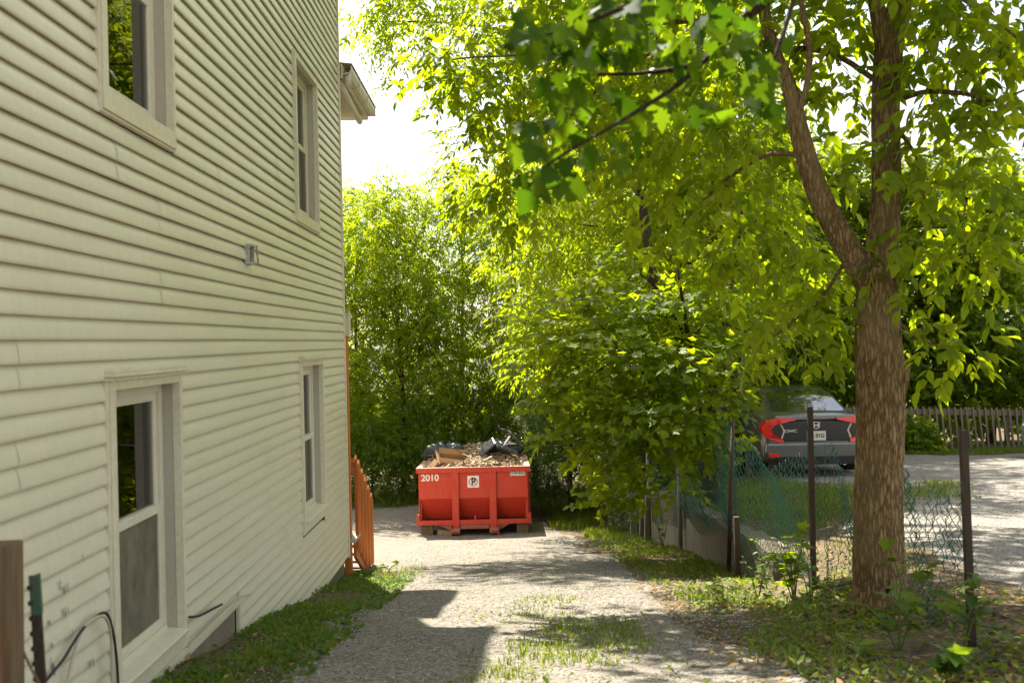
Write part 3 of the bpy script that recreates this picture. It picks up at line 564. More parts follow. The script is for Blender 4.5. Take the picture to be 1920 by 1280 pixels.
carton((-.50, .42, 1.22), -.2, (.66, .4, .2), 'crushed low cardboard box lying behind the front rim of the red dumpster', .25)
mb = MB(); mb.prism([(-.22, 0), (.2, -.03), (.14, .16), (-.12, .2)], (0, 0, 0), (1, 0, 0), (0, .75, .66), (0, -.004, .004)); o = mb.build('cardboard_sheet', M['cardboard']); o.location = dloc(-.16, .12, 1.33); tag(o, 'loose torn flap of cardboard leaning over the front rim of the dumpster', 'cardboard')
mb = MB(); mb.box((0, 0, 0), (.62, .05, .03), ry=-.42, rz=.25); o = mb.build('stick', M['tread']); o.location = dloc(.12, .5, 1.46); tag(o, 'pale stripped stick lying slantwise on the dumpster load', 'stick')
mb = MB(); mb.box((0, 0, 0), (.7, .04, .03), ry=.35, rz=-.4); o = mb.build('stick', M['rubble']); o.location = dloc(.02, .9, 1.50); tag(o, 'brown stick crossing under the pale stick on the dumpster load', 'stick')
def blob(name, loc, r, label, cat, seed, mtl, group=None):
    n, m = 18, 12; vs = []; rs = random.Random(seed); ph = [rs.uniform(0, 6) for _ in range(6)]
    for j in range(m+1):
        th = PI*j/m
        for i in range(n):
            a = 2*PI*i/n; q = 1+.16*math.sin(3*a+ph[0]+2*th)+.10*math.sin(5*a+ph[1]-3*th)+.07*math.sin(9*a+ph[2]+5*th)
            vs.append((r[0]*q*math.sin(th)*math.cos(a), r[1]*q*math.sin(th)*math.sin(a), r[2]*q*math.cos(th)))
    fs = [(j*n+i, (j+1)*n+i, (j+1)*n+(i+1) % n, j*n+(i+1) % n) for j in range(m) for i in range(n)]
    mb = MB(); mb.add(vs, fs); o = mb.build(name, mtl, None, False); o.location = loc; return tag(o, label, cat, group)
blob('rubbish_bag', dloc(-.70, 1.8, 1.60), (.46, .38, .22), 'black rubbish bag slumped behind the cardboard boxes in the dumpster', 'bag', 1, M['black_plastic'])
blob('rubbish_bag', dloc(.55, 1.6, 1.58), (.52, .42, .26), 'black rubbish bag under the broken office chair in the dumpster', 'bag', 2, M['black_plastic'])
# upturned office chair
oc = thing('office_chair', dloc(.62, 1.3, 1.72), 'broken black office chair lying upside down on the dumpster load', 'chair'); oc.rotation_euler = (.35, .5, .4)
mb = MB(); mb.box((0, 0, 0), (.40, .40, .08)); bevel(mb.build('seat', M['black_plastic'], oc), .03)
mb = MB(); mb.box((-.30, 0, -.1), (.06, .36, .34), ry=.35); bevel(mb.build('backrest', M['black_plastic'], oc), .03)
mb = MB(); mb.tube([(0, 0, .05), (0, 0, .34)], .028, 10); mb.build('gas_post', M['chrome'], oc)
for k in range(5):
    a = 2*PI*k/5+.3; mb = MB(); mb.tube([(0, 0, .35), (.18*math.cos(a), .18*math.sin(a), .36), (.32*math.cos(a), .32*math.sin(a), .31)], [.03, .024, .016], 8); lg = mb.build('base_leg', M['black_plastic'], oc)
    mb = MB(); c = (.32*math.cos(a), .32*math.sin(a), .34); mb.tube([(c[0]-.02*math.sin(a), c[1]+.02*math.cos(a), c[2]+.02), (c[0]+.02*math.sin(a), c[1]-.02*math.cos(a), c[2]+.02)], .028, 10); mb.build('caster', M['black_plastic'], lg)
rs = random.Random(8)
for i in range(9):
    mb = MB(); x, y = rs.uniform(-.3, .95), rs.uniform(.8, 2.6); p = Vector((x, y, 1.38)); pts = [p]
    d = Vector((rs.uniform(-1, 1), rs.uniform(-.4, .4), rs.uniform(.2, .7))).normalized()
    for j in range(5): pts.append(pts[-1]+d*.13+Vector((rs.uniform(-.03, .03), rs.uniform(-.03, .03), -.012*j)))
    mb.tube([tuple(q) for q in pts], [.012, .011, .009, .007, .006, .004], 5); o = mb.build('twig', M['bark_dark']); o.matrix_world = dump.matrix_basis; tag(o, 'thin dry twig sticking out of the dumpster load', 'twig', 'twigs in the dumpster')
# ------------------------------------------------------------------ retaining wall
n = 60; ys_ = np.linspace(10.0, 18.4, n); vs = []
for y in ys_:
    zt = float(lot_z(y))-.22+.02*math.sin(3*y)+.012*math.sin(9*y); zt = min(zt, float(drive_z(y))+.28+.62*sstep(10, 12.2, y)+.02); zbm = float(drive_z(y))-.5
    vs += [(2.655, y, zbm), (2.655+.008*math.sin(4*y), y, zt), (2.90, y, zt+.02), (2.90, y, zbm)]
mb = MB(); mb.add(vs, [(4*i+a, 4*i+(a+1) % 4, 4*(i+1)+(a+1) % 4, 4*(i+1)+a) for i in range(n-1) for a in range(4)]+[(3, 2, 1, 0), (4*n-4, 4*n-3, 4*n-2, 4*n-1)]); tag(mb.build('retaining_wall', M['concrete'], None, False), 'stained low concrete retaining wall under the chain-link fence', 'wall')
# ------------------------------------------------------------------ chain-link fence
FX = 2.58
def gz(x, y): return float(G(x, y))
fence = thing('chain_link_fence', (FX, 10, gz(FX, 10)), 'torn green chain-link fence on rusty posts along the retaining wall', 'fence')
def fb(mb, name, mtl, smooth=False): o = mb.build(name, mtl, fence, smooth); o.matrix_parent_inverse = Matrix.Translation(-Vector(fence.location)); return o
def fpost(y, top, mtl, r=.03, lean=(0, 0), x=FX, square=False, name='post'):
    mb = MB(); zb_ = gz(x, y)-.15
    if square: mb.box((x, y, (zb_+top)/2), (2*r, 2*r, top-zb_), rx=lean[1], ry=lean[0])
    else: mb.tube([(x-lean[0]*(top-zb_)/2, y, zb_), (x+lean[0]*(top-zb_)/2, y, top)], r, 12)
    return fb(mb, name, mtl, not square)
PY = [18.2, 14.9, 11.5, 8.42, 5.57]; PT = [-1.75+ZC, -1.33+ZC, -.99+ZC, -.62+ZC, -.56+ZC]
fpost(18.2, PT[0], M['galv'], .03); fpost(14.9, PT[1], M['galv'], .034); fpost(11.5, PT[2], M['rust_steel'], .026, (.05, 0)); fpost(8.42, PT[3], M['rust_steel'], .021, square=True); fpost(5.57, PT[4], M['rust_steel'], .019, square=True, lean=(-.02, 0))
fpost(10.7, -1.95+ZC, M['rust_steel'], .028, square=True, x=2.46, name='post_stub')
mb = MB(); mb.tube([(FX, 14.9, PT[1]-.05), (FX, 18.2, PT[0]-.02)], .018, 8); fb(mb, 'top_rail', M['galv'], True)
def chain(y0, y1, top, bot, pitch, rw, warp, x=FX+.045, seed=0):
    """zigzag wires; top(s), bot(s): heights for s in 0..1 along the bay"""
    r_ = np.random.default_rng(seed); Lb = abs(y1-y0); nw = int(Lb/pitch); V = []; Fc = []; off = 0
    for i in range(nw+1):
        for ph in (0,):
            s = i/nw; z0, z1 = bot(s), top(s)
            if z1-z0 < .1: continue
            nz = max(3, int((z1-z0)/(pitch*.62))); kk = np.arange(nz+1); zz = z0+(z1-z0)*kk/nz
            sg = np.where(kk % 2 == 0, -1, 1)*(1 if i % 2 == 0 else -1)
            yy = y0+(y1-y0)*s + sg*pitch*.53*np.sign(y1-y0); ss = np.full_like(zz, s)
            xx = x+np.where(kk % 2 == 0, .004, -.004)
            dx, dy, dz = warp(ss, (zz-z0)/(z1-z0+1e-6)); P = np.stack([xx+dx, yy+dy, zz+dz], -1)
            a = np.array([0, 2.09, 4.19]); ring = np.stack([np.cos(a), np.sin(a), 0*a], -1)*rw
            V.append((P[:, None, :]+ring[None]).reshape(-1, 3)); m = len(P)
            b = np.arange(m-1)[:, None]*3+np.arange(3)[None, :]; b2 = np.arange(m-1)[:, None]*3+(np.arange(3)[None, :]+1) % 3
            Fc.append(np.stack([b, b2, b2+3, b+3], -1).reshape(-1, 4)+off); off += 3*m
    o = np_mesh('wire_mesh', np.concatenate(V), np.concatenate(Fc), M['wire_green'], fence); o.matrix_parent_inverse = Matrix.Translation(-Vector(fence.location)); o['kind'] = 'stuff'; return o
def wv(a, b, c, ax=.05, ay=.03, az=.03):
    return lambda s, t: (ax*np.sin(7*s+a+3*t)*np.sin(PI*np.clip(s, 0, 1))+.02*np.sin(17*s+5*t+b), ay*np.sin(5*t+9*s+b), az*np.sin(8*s+c)*t)
chain(18.2, 14.9, lambda s: PT[0]+(PT[1]-PT[0])*s-.02, lambda s: gz(FX, 18.2-3.3*s)+.35, .055, .0034, wv(1, 2, 3), seed=1)
chain(14.9, 11.5, lambda s: PT[1]-.03+(PT[2]-PT[1])*s-.16*math.sin(PI*s), lambda s: gz(FX, 14.9-3.4*s)+.48-.12*s+.05*math.sin(9*s), .055, .0036, wv(2, 1, 0, .09), seed=2)
chain(14.6, 11.6, lambda s: PT[1]-.5+(PT[2]-PT[1])*s-.2*math.sin(PI*s), lambda s: gz(FX, 14.6-3.0*s)+.62-.2*s, .055, .0036, wv(5, 4, 1, .08), x=FX-.03, seed=7)
chain(11.5, 8.42, lambda s: PT[2]-.25+(PT[3]-.28-PT[2]+.25)*s-.30*math.sin(PI*s)**2+.10*math.sin(6*s), lambda s: gz(FX, 11.5-3.08*s)+.18-.1*s, .06, .0038, wv(3, 0, 2, .12, .04, .05), seed=3)
chain(8.42, 7.3, lambda s: PT[3]-.34-.35*s+.06*math.sin(9*s), lambda s: gz(FX, 8.42-1.1*s)+.05, .06, .0038, wv(4, 2, 1, .08, .04, .03), x=FX+.12, seed=4)
chain(6.88, 5.88, lambda s: -1.10+ZC+.22*s+.10*math.sin(5*s+1)+.05*math.sin(13*s), lambda s: gz(FX, 6.88-1.0*s)+.02, .066, .0038, wv(6, 1, 5, .06, .06, .05), x=FX+.15, seed=5)
chain(6.7, 5.92, lambda s: -1.05+ZC-.5*abs(s-.6), lambda s: -1.42+ZC-.05*s, .06, .0036, wv(2, 6, 4, .08, .08, .06), x=FX+.12, seed=6)
# weathered stakes where the wall ends
for i, (x, y, h, w_, rz) in enumerate([(2.5, 18.5, 1.05, .12, .1), (2.46, 18.85, 1.1, .11, -.1), (2.52, 19.2, .95, .13, .2), (2.44, 19.6, 1.15, .10, 0), (2.5, 17.9, .95, .10, .1)]):
    mb = MB(); z = gz(x, y); mb.box((0, 0, h/2-.1), (w_, .022, h), ry=.05*(-1)**i, taper=.9); o = mb.build('fence_board', M['grey_wood']); o.location = (x, y, z); o.rotation_euler = (0, 0, rz+.5); tag(o, 'weathered grey fence board standing upright past the end of the concrete wall' if i < 4 else 'weathered grey board leaning on the far end of the concrete wall', 'board', 'old boards past the wall')
# ------------------------------------------------------------------ old shed behind the leaves
shed = thing('wooden_shed', (3.7, 22.4, gz(3.7, 22.4)), 'weathered plank shed half hidden by maple leaves beyond the fence', 'shed')
def sb(mb, name, mtl): o = mb.build(name, mtl, shed); o.matrix_parent_inverse = Matrix.Translation(-Vector(shed.location)); return o
zr = -.52+ZC; nb = 16
for i in range(nb):
    x = 2.42+i*.17; mb = MB(); mb.b2((x, 21.2, gz(x, 21.2)-.3), (x+.155, 21.225, zr-.05-.02*(i % 3))); sb(mb, 'plank', M['grey_wood'])
for i in range(12):
    y = 21.24+i*.19; mb = MB(); mb.b2((2.40, y, gz(2.4, y)-.3), (2.425, y+.17, zr-.05)); sb(mb, 'plank', M['grey_wood'])
mb = MB(); mb.b2((2.25, 21.0, zr-.04), (5.3, 21.06, zr+.07)); mb.b2((2.25, 21.062, zr-.04), (2.3, 23.7, zr+.07)); sb(mb, 'eave_board', M['tread'])
mb = MB(); mb.add([(2.2, 20.95, zr+.072), (5.35, 20.95, zr+.072), (5.35, 23.75, zr+.5), (2.2, 23.75, zr+.5)], [(0, 1, 2, 3)]); sb(mb, 'roof', M['roof'])
# ------------------------------------------------------------------ car
def make_car(loc, rz, paint, label, full=True):
    t = thing('parked_car', loc, label, 'car', None, rz)
    # stations: y, half width, belt half width, belt z, top half width, top z, sill z
    S = [(0.00, .70, .66, .70, .58, .74, .30), (.035, .82, .78, .80, .70, .86, .25), (.10, .875, .83, .90, .70, .985, .22), (.22, .89, .84, .94, .70, 1.035, .20), (.42, .895, .84, .955, .68, 1.06, .19),
         (.62, .90, .845, .96, .655, 1.13, .18), (.95, .90, .85, .965, .61, 1.265, .18), (1.35, .90, .85, .965, .585, 1.37, .18), (1.75, .90, .85, .96, .575, 1.405, .18), (2.3, .90, .85, .955, .575, 1.41, .18), (2.75, .90, .85, .95, .60, 1.375, .18),
         (3.2, .90, .85, .945, .66, 1.20, .18), (3.6, .90, .845, .935, .72, 1.01, .18), (4.0, .885, .82, .86, .72, .915, .18), (4.35, .85, .78, .78, .70, .80, .20), (4.55, .74, .68, .62, .6, .66, .24)]
    def ring(s):
        y, w, wb, zb_, wt, zt, z0 = s
        h = [(0, z0), (w*.80, z0), (w*.95, z0+.05), (w*.995, z0+.17), (w, z0+.32), (w*.985, zb_-.10), (wb, zb_), (wb-.02, zb_+.012), (wt+.02, zt-.035), (wt-.05, zt-.006), (wt*.5, zt+.018), (0, zt+.024)]
        return [(x, y, z) for x, z in h]+[(-x, y, z) for x, z in h[-2:0:-1]]
    R = [ring(s) for s in S]; m = len(R[0]); vs = [p for r in R for p in r]; body = []; glass = {'rear_window': [], 'side_window': [], 'side_window ': [], 'windshield': []}
    for i in range(len(R)-1):
        for a in range(m):
            f = (i*m+a, i*m+(a+1) % m, (i+1)*m+(a+1) % m, (i+1)*m+a); top = 9 <= a <= 12; side = a in (7, 14); y = S[i][0]
            if top and .4 <= y < 1.3: glass['rear_window'].append(f)
            elif top and 2.7 <= y < 3.55: glass['windshield'].append(f)
            elif side and .9 <= y < 3.1: glass['side_window' if a == 7 else 'side_window '].append(f)
            else: body.append(f)
    body.append(tuple(range(m-1, -1, -1))[::-1]); body.append(tuple((len(R)-1)*m+a for a in range(m)))
    mb = MB(); mb.add(vs, [f[::-1] for f in body[:-2]]+body[-2:]); b = mb.build('body', paint, t, True)
    bm_ = b.modifiers.new('sub', 'SUBSURF'); bm_.levels = 1; bm_.render_levels = 2
    for nm, fs in glass.items():
        mb = MB(); mb.add(vs, [f[::-1] for f in fs]); g = mb.build(nm.strip(), M['car_glass'], t, True); g.modifiers.new('sub', 'SUBSURF').render_levels = 2
    # dark seam round the rear glass, trunk edge
    for s in (-1, 1):
        for yw in (.86, 3.56):
            mb = MB(); mb.tube([(s*.70, yw, .315), (s*.885, yw, .315)], [.315, .315], 28); mb.tube([(s*.66, yw, .315), (s*.893, yw, .315)], .285, 28)
            w_ = mb.build('wheel', M['tire'], t, False); mb = MB(); mb.tube([(s*.80, yw, .315), (s*.898, yw, .315)], .215, 24)
            rm = mb.build('rim', M['rim'], w_)
            for k in range(5):
                mb = MB(); a = 2*PI*k/5; mb.box((s*.90, yw+.11*math.sin(a), .315+.11*math.cos(a)), (.012, .04, .17), rx=-a); mb.build('spoke', M['car_black'], w_)
    if full:
        # rear fascia
        mb = MB(); mb.prism([(-.62, .60), (.62, .60), (.70, .72), (.78, .86), (.70, .93), (-.70, .93), (-.78, .86), (-.70, .72)], (0, -.01, 0), (1, 0, 0), (0, 0, 1), (0, .16, 0)); bevel(mb.build('trunk_panel', M['car_black'], t), .012)
        mb = MB(); mb.prism([(-.70, .945), (.70, .945), (.66, 1.03), (-.66, 1.03)], (0, .03, 0), (1, 0, 0), (0, 0, 1), (0, .12, 0)); bevel(mb.build('trunk_lip', paint, t), .02)
        mb = MB(); mb.prism([(-.80, .30), (.80, .30), (.86, .42), (.84, .585), (-.84, .585), (-.86, .42)], (0, -.045, 0), (1, 0, 0), (0, 0, 1), (0, .2, 0)); bevel(mb.build('bumper', paint, t), .04, 3)
        mb = MB(); mb.prism([(-.62, .22), (.62, .22), (.70, .36), (-.70, .36)], (0, -.06, 0), (1, 0, 0), (0, 0, 1), (0, .1, 0)); bevel(mb.build('diffuser', M['car_black'], t), .01)
        for s in (-1, 1):
            C = [(.34, .985), (.62, 1.0), (.82, .945), (.89, .82), (.85, .68), (.56, .57), (.545, .63), (.70, .715), (.74, .81), (.68, .88), (.56, .91), (.34, .955)]
            mb = MB(); n = len(C); F0 = [(s*x, -.035+.42*max(0, x-.60)**1.5, z) for x, z in C]; B0 = [(s*x, .18+.25*max(0, x-.5), z) for x, z in C]
            q = [(i, (i+1) % n, n+(i+1) % n, n+i) for i in range(n)]
            strip = [(i, i+1, n-2-i, n-1-i) for i in range(n//2-1)]
            mb.add(F0+B0, q+strip); tl = mb.build('taillight', M['tail_red'], t, False)
            I = [(.56, .645), (.69, .722), (.728, .81), (.675, .87), (.57, .895), (.51, .78)]
            mb = MB(); mb.add([(s*x, -.012+.42*max(0, x-.60)**1.5, z) for x, z in I], [tuple(range(len(I)))]); mb.build('lens', M['tail_clear'], tl)
            mb = MB(); mb.prism([(s*.60, .34), (s*.78, .36), (s*.80, .42), (s*.62, .40)], (0, -.055, 0), (1, 0, 0), (0, 0, 1), (0, .05, 0)); mb.build('reflector', M['tail_red'], t)
        mb = MB(); mb.b2((-.155, -.024, .615), (.155, -.012, .77)); pl = mb.build('number_plate', M['plate'], t)
        text_obj('FK S6G', .085, 'plate_lettering', M['black_paint'], pl, (0, -.027, .692), bold=.002)
        mb = MB(); 
        for s in (-1, 1): mb.box((s*.034, -.016, .865), (.014, .008, .075), ry=s*.10)
        mb.box((0, -.016, .866), (.06, .008, .014)); 
        for s in (-1, 1): mb.box((s*.056, -.015, .865), (.008, .006, .10), ry=s*.14)
        mb.box((0, -.015, .917), (.10, .006, .008)); mb.box((0, -.015, .813), (.075, .006, .008)); mb.build('emblem', M['chrome'], t)
        text_obj('CIVIC', .062, 'badge', M['chrome'], t, (-.42, -.013, .775), xs=1.35, bold=.001)
        mb = MB(); mb.tube([(.45, -.05, .235), (.45, .3, .235)], .035, 12); mb.build('exhaust', M['chrome'], t)
        for s in (-1, 1): mb = MB(); mb.box((s*.96, 2.95, 1.0), (.16, .09, .11)); bevel(mb.build('mirror', paint, t), .02)
    return t
CX, CY = 5.15, 16.5
make_car((CX, CY, gz(CX, CY)+.005), math.radians(-2), M['carpaint'], 'dark grey sedan parked with red taillights facing the fence')
make_car((14.36, 17.75, gz(12.4, 18.8)+.005), math.radians(63), M['carpaint_green'], 'dark green car parked end-on beside the picket fence', full=True)
# ------------------------------------------------------------------ picket fence across the lot
FYP = 22.6
pick = thing('picket_fence', (9, FYP, gz(9, FYP)), 'long weathered wooden picket fence at the back of the parking lot', 'fence')
def kb(mb, name, mtl): o = mb.build(name, mtl, pick); o.matrix_parent_inverse = Matrix.Translation(-Vector(pick.location)); return o
def ptop(x): return at(1600, 762, FYP)[2] + (x-7.95)*(-.035)
mb = MB(); mb.add([(4.6, FYP-.03, ptop(4.6)-.16), (4.6, FYP+.01, ptop(4.6)-.16), (14.5, FYP+.01, ptop(14.5)-.16), (14.5, FYP-.03, ptop(14.5)-.16), (4.6, FYP-.03, ptop(4.6)-.03), (4.6, FYP+.01, ptop(4.6)-.03), (14.5, FYP+.01, ptop(14.5)-.03), (14.5, FYP-.03, ptop(14.5)-.03)], [(0, 1, 2, 3)[::-1], (4, 5, 6, 7), (0, 1, 5, 4), (1, 2, 6, 5), (2, 3, 7, 6), (3, 0, 4, 7)]); kb(mb, 'rail', M['picket'])
rs = random.Random(11); x = 4.7
me0 = None
while x < 14.4:
    mb = MB(); h = ptop(x)-gz(x, FYP)+.02; mb.box((0, 0, 0), (.045, .03, h), ry=.0); o = kb(mb, 'picket', M['picket']); o.matrix_parent_inverse = Matrix.Identity(4)
    o.location = (x-9, -.05, gz(x, FYP)+h/2-gz(9, FYP)); o.rotation_euler = (rs.uniform(-.03, .03), -.09+rs.uniform(-.025, .025), 0); x += .142+rs.uniform(-.012, .012)
for x in (4.8, 7.0, 9.2, 11.4, 13.6): mb = MB(); mb.b2((x, FYP+.012, gz(x, FYP)-.2), (x+.09, FYP+.10, ptop(x)-.02)); kb(mb, 'post', M['picket'])
# ------------------------------------------------------------------ posts at the near corner of the house
mb = MB(); mb.box((0, 0, 0), (.10, .10, 2.0), rz=.2); o = mb.build('wooden_post', M['old_wood']); p = at(6, 1017, 3.15); o.location = (p[0]-.015, p[1], p[2]-1.0); o.rotation_euler = (0, .012, 0); bevel(o, .008); tag(o, 'old brown timber post flaked with green paint by the siding', 'post')
tp = thing('steel_stake', at(66, 1075, 3.3), 'rusty studded steel fence stake with green painted top by the siding', 'stake')
mb = MB(); mb.box((0, 0, -.9), (.034, .006, 1.55), ry=-.045); mb.box((.001, .018, -.9), (.006, .030, 1.55), ry=-.045); mb.build('shaft', M['rust_steel'], tp).location = (.035, 0, 0)
mb = MB(); mb.box((0, -.001, -.07), (.036, .0075, .13), ry=-.045); mb.box((.001, .018, -.07), (.008, .031, .13), ry=-.045); mb.build('painted_top', M['green_paint'], tp)
for i in range(9):
    mb = MB(); mb.box((-.018+.045*(.045+i*.05), -.006, -.045-i*.05), (.014, .014, .014)); mb.build('stud', M['rust_steel'], tp)
ctube('twig', [tuple(at(32, 1195, 3.2)), tuple(at(50, 1235, 3.2)), tuple(at(75, 1285, 3.2)), tuple(at(90, 1320, 3.2))], .005, M['old_wood'], 'dry brown stem leaning between the timber post and the steel stake', 'stem')
# ------------------------------------------------------------------ neighbour house behind the trees
nh = thing('grey_house', (-6, 41, gz(-6, 41)), 'pale grey house glimpsed between the trunks behind the dumpster', 'house'); zg = gz(-6, 41)
mb = MB(); mb.b2((-6, 0, -.5), (6.2, 8, 2.5)); mb.build('wall', mat('grey_wall', (.45, .44, .46), .8, .2, noise=[(3, (.36, .35, .37), .5, 3, (.1, .1, 6))]), nh)
mb = MB(); mb.add([(-6.4, -.4, 2.5), (6.6, -.4, 2.5), (6.6, 4, 4.0), (-6.4, 4, 4.0), (6.6, 8.4, 2.5), (-6.4, 8.4, 2.5)], [(0, 1, 2, 3), (3, 2, 4, 5)]); mb.build('roof', M['roof'], nh)
for x in (-4, -1, 2, 4.6): mb = MB(); mb.b2((x, -.05, .7), (x+.9, -.021, 2.0)); w_ = mb.build('window', M['white_paint'], nh); mb = MB(); mb.b2((x+.08, -.06, .78), (x+.82, -.052, 1.92)); mb.build('pane', M['car_glass'], w_)
for i in range(24): mb = MB(); mb.b2((-6.01, -.02, -.3+i*.115), (6.21, -.001, -.3+i*.115+.1)); mb.build('siding_board', bpy.data.materials['grey_wall'], nh)

# ------------------------------------------------------------------ leaves and trees
T_LANCE = (np.array([(0, 0, 0), (.42, .155, .035), (.45, 0, -.02), (.42, -.155, .035), (1, 0, -.10)]), np.array([(0, 2, 1), (0, 3, 2), (2, 4, 1), (2, 3, 4)]))
T_DIAM = (np.array([(0, 0, 0), (.45, .16, .04), (.45, -.16, .04), (1, 0, -.08)]), np.array([(0, 3, 1), (0, 2, 3)]))
T_BOX = (np.array([(0, 0, 0), (.30, .24, .03), (.62, .19, .03), (.45, 0, -.02), (.30, -.24, .03), (.62, -.19, .03), (1, 0, -.10)]), np.array([(0, 3, 1), (1, 3, 2), (2, 3, 6), (0, 4, 3), (4, 5, 3), (5, 6, 3)]))
_mp = [(0, .02), (-.10, .30), (.10, .26), (.16, .52), (.36, .42), (.52, .60), (.50, .26), (.66, .26), (1.0, 0)]
_o = _mp+[(x, -y) for x, y in _mp[-2::-1]]
T_MAPLE = (np.array([(.28, 0, 0)]+[(x, y, .05*abs(y)-.12*max(0, x-.5)) for x, y in _o]), np.array([(0, i+1, (i+1) % len(_o)+1) for i in range(len(_o))])[:, ::-1])
_ms = [(0, 0), (-.06, .34), (.22, .30), (.46, .55), (.55, .24), (1.0, 0)]
_o2 = _ms+[(x, -y) for x, y in _ms[-2:0:-1]]
T_MAPLE_S = (np.array([(.3, 0, -.02)]+[(x, y, .06*abs(y)-.1*max(0, x-.5)) for x, y in _o2]), np.array([(0, i+1, (i+1) % len(_o2)+1) for i in range(len(_o2))])[:, ::-1])
def nrm(a): return a/np.maximum(1e-9, np.linalg.norm(a, axis=-1, keepdims=True))
def leaves(name, tpl, P, D, N, S, tint, mtl, parent=None):
    D = nrm(D); B = nrm(np.cross(N, D)); N = np.cross(D, B); tv, tf = tpl; n = len(P)
    V = P[:, None, :]+S[:, None, None]*(tv[None, :, 0:1]*D[:, None, :]+tv[None, :, 1:2]*B[:, None, :]+tv[None, :, 2:3]*N[:, None, :])
    Fq = tf[None]+(np.arange(n)*len(tv))[:, None, None]
    return np_mesh(name, V.reshape(-1, 3), Fq.reshape(-1, 3), mtl, parent, np.repeat(tint, len(tv)))
def sample_clumps(cl, n, g, up=.25):
    C = np.array([c[0] for c in cl]); Rr = np.array([c[1] if hasattr(c[1], '__len__') else (c[1], c[1], c[1]*.75) for c in cl]); w = (Rr.prod(1))**.67; w = w/w.sum()
    i = g.choice(len(cl), n, p=w); d = nrm(g.normal(size=(n, 3))+np.array([0, 0, up])); r = (.35+.65*g.random((n, 1))**.55)
    return C[i]+d*r*Rr[i], d, i
def spray_leaves(P, d, g, kind, Ls, nl, droop=.35):
    """P spray roots, d outward dirs -> leaf arrays"""
    n = len(P); a = nrm(d*np.array([1, 1, .35])+g.normal(0, .45, (n, 3))+np.array([0, 0, -droop])); side = nrm(np.cross(a, np.array([0, 0, 1.0]))+1e-4); upv = nrm(np.cross(side, a))
    PP, DD, NN, SS = [], [], [], []
    span = Ls*(nl/2)*.55
    for j in range(nl):
        s = (1 if j % 2 else -1)
        if kind == 'compound':
            t = (j//2+1)/(nl//2+1) if j < nl-1 else 1.0; p = P+a*(span*t)[:, None]-np.array([0, 0, 1.0])*(.25*span*t*t)[:, None]
            dd = a*.75+side*(s*.75 if j < nl-1 else 0)+np.array([0, 0, -.45])+g.normal(0, .22, (n, 3)); nn = upv+g.normal(0, .38, (n, 3))
        else:
            t = (j+.5)/nl; p = P+a*(span*1.3*t)[:, None]+side*(s*.35*span*(1-.5*t))[:, None]; dd = a*.7+side*s*.8+np.array([0, 0, -.28])+g.normal(0, .25, (n, 3)); nn = np.array([0, 0, .75])+.75*d+g.normal(0, .35, (n, 3))
        PP.append(p); DD.append(dd); NN.append(nn); SS.append(Ls*g.uniform(.7, 1.15, n))
    return np.concatenate(PP), np.concatenate(DD), np.concatenate(NN), np.concatenate(SS)
def limb(parent, pts, rad, mtl, n=8, name='limb'):
    P = [Vector(p) for p in pts]; q = []; rr = []
    for i in range(len(P)-1):
        p0, p1, p2, p3 = P[max(i-1, 0)], P[i], P[i+1], P[min(i+2, len(P)-1)]
        for j in range(4):
            u = j/4; q.append(.5*((2*p1)+(p2-p0)*u+(2*p0-5*p1+4*p2-p3)*u*u+(3*p1-p0-3*p2+p3)*u**3)); rr.append(rad[i]*(1-u)+rad[i+1]*u)
    q.append(P[-1]); rr.append(rad[-1]); mb = MB(); mb.tube([tuple(v) for v in q], rr, n, jit=.03); o = mb.build(name, mtl, parent, True); o.matrix_parent_inverse = Matrix.Translation(-Vector(parent.location)); return o
def crown(parent, clumps, nspray, Ls, nl, kind, tpl, mtl, seed, droop=.35, tb=(0, 1), up=.25):
    g = np.random.default_rng(seed); P, d, ci = sample_clumps(clumps, nspray, g, up); L_ = Ls*g.uniform(.8, 1.2, nspray)
    p, dd, nn, ss = spray_leaves(P, d, g, kind, L_, nl, droop); tn = np.clip(np.tile(g.uniform(tb[0], tb[1], nspray)+g.normal(0, .1, nspray)+.12*np.sin(ci*2.3), nl)+g.normal(0, .13, nspray*nl), 0, 1)
    o = leaves('crown', tpl, p, dd, nn, ss, tn, mtl, parent); o.matrix_parent_inverse = Matrix.Translation(-Vector(parent.location)); o['kind'] = 'stuff'; return o
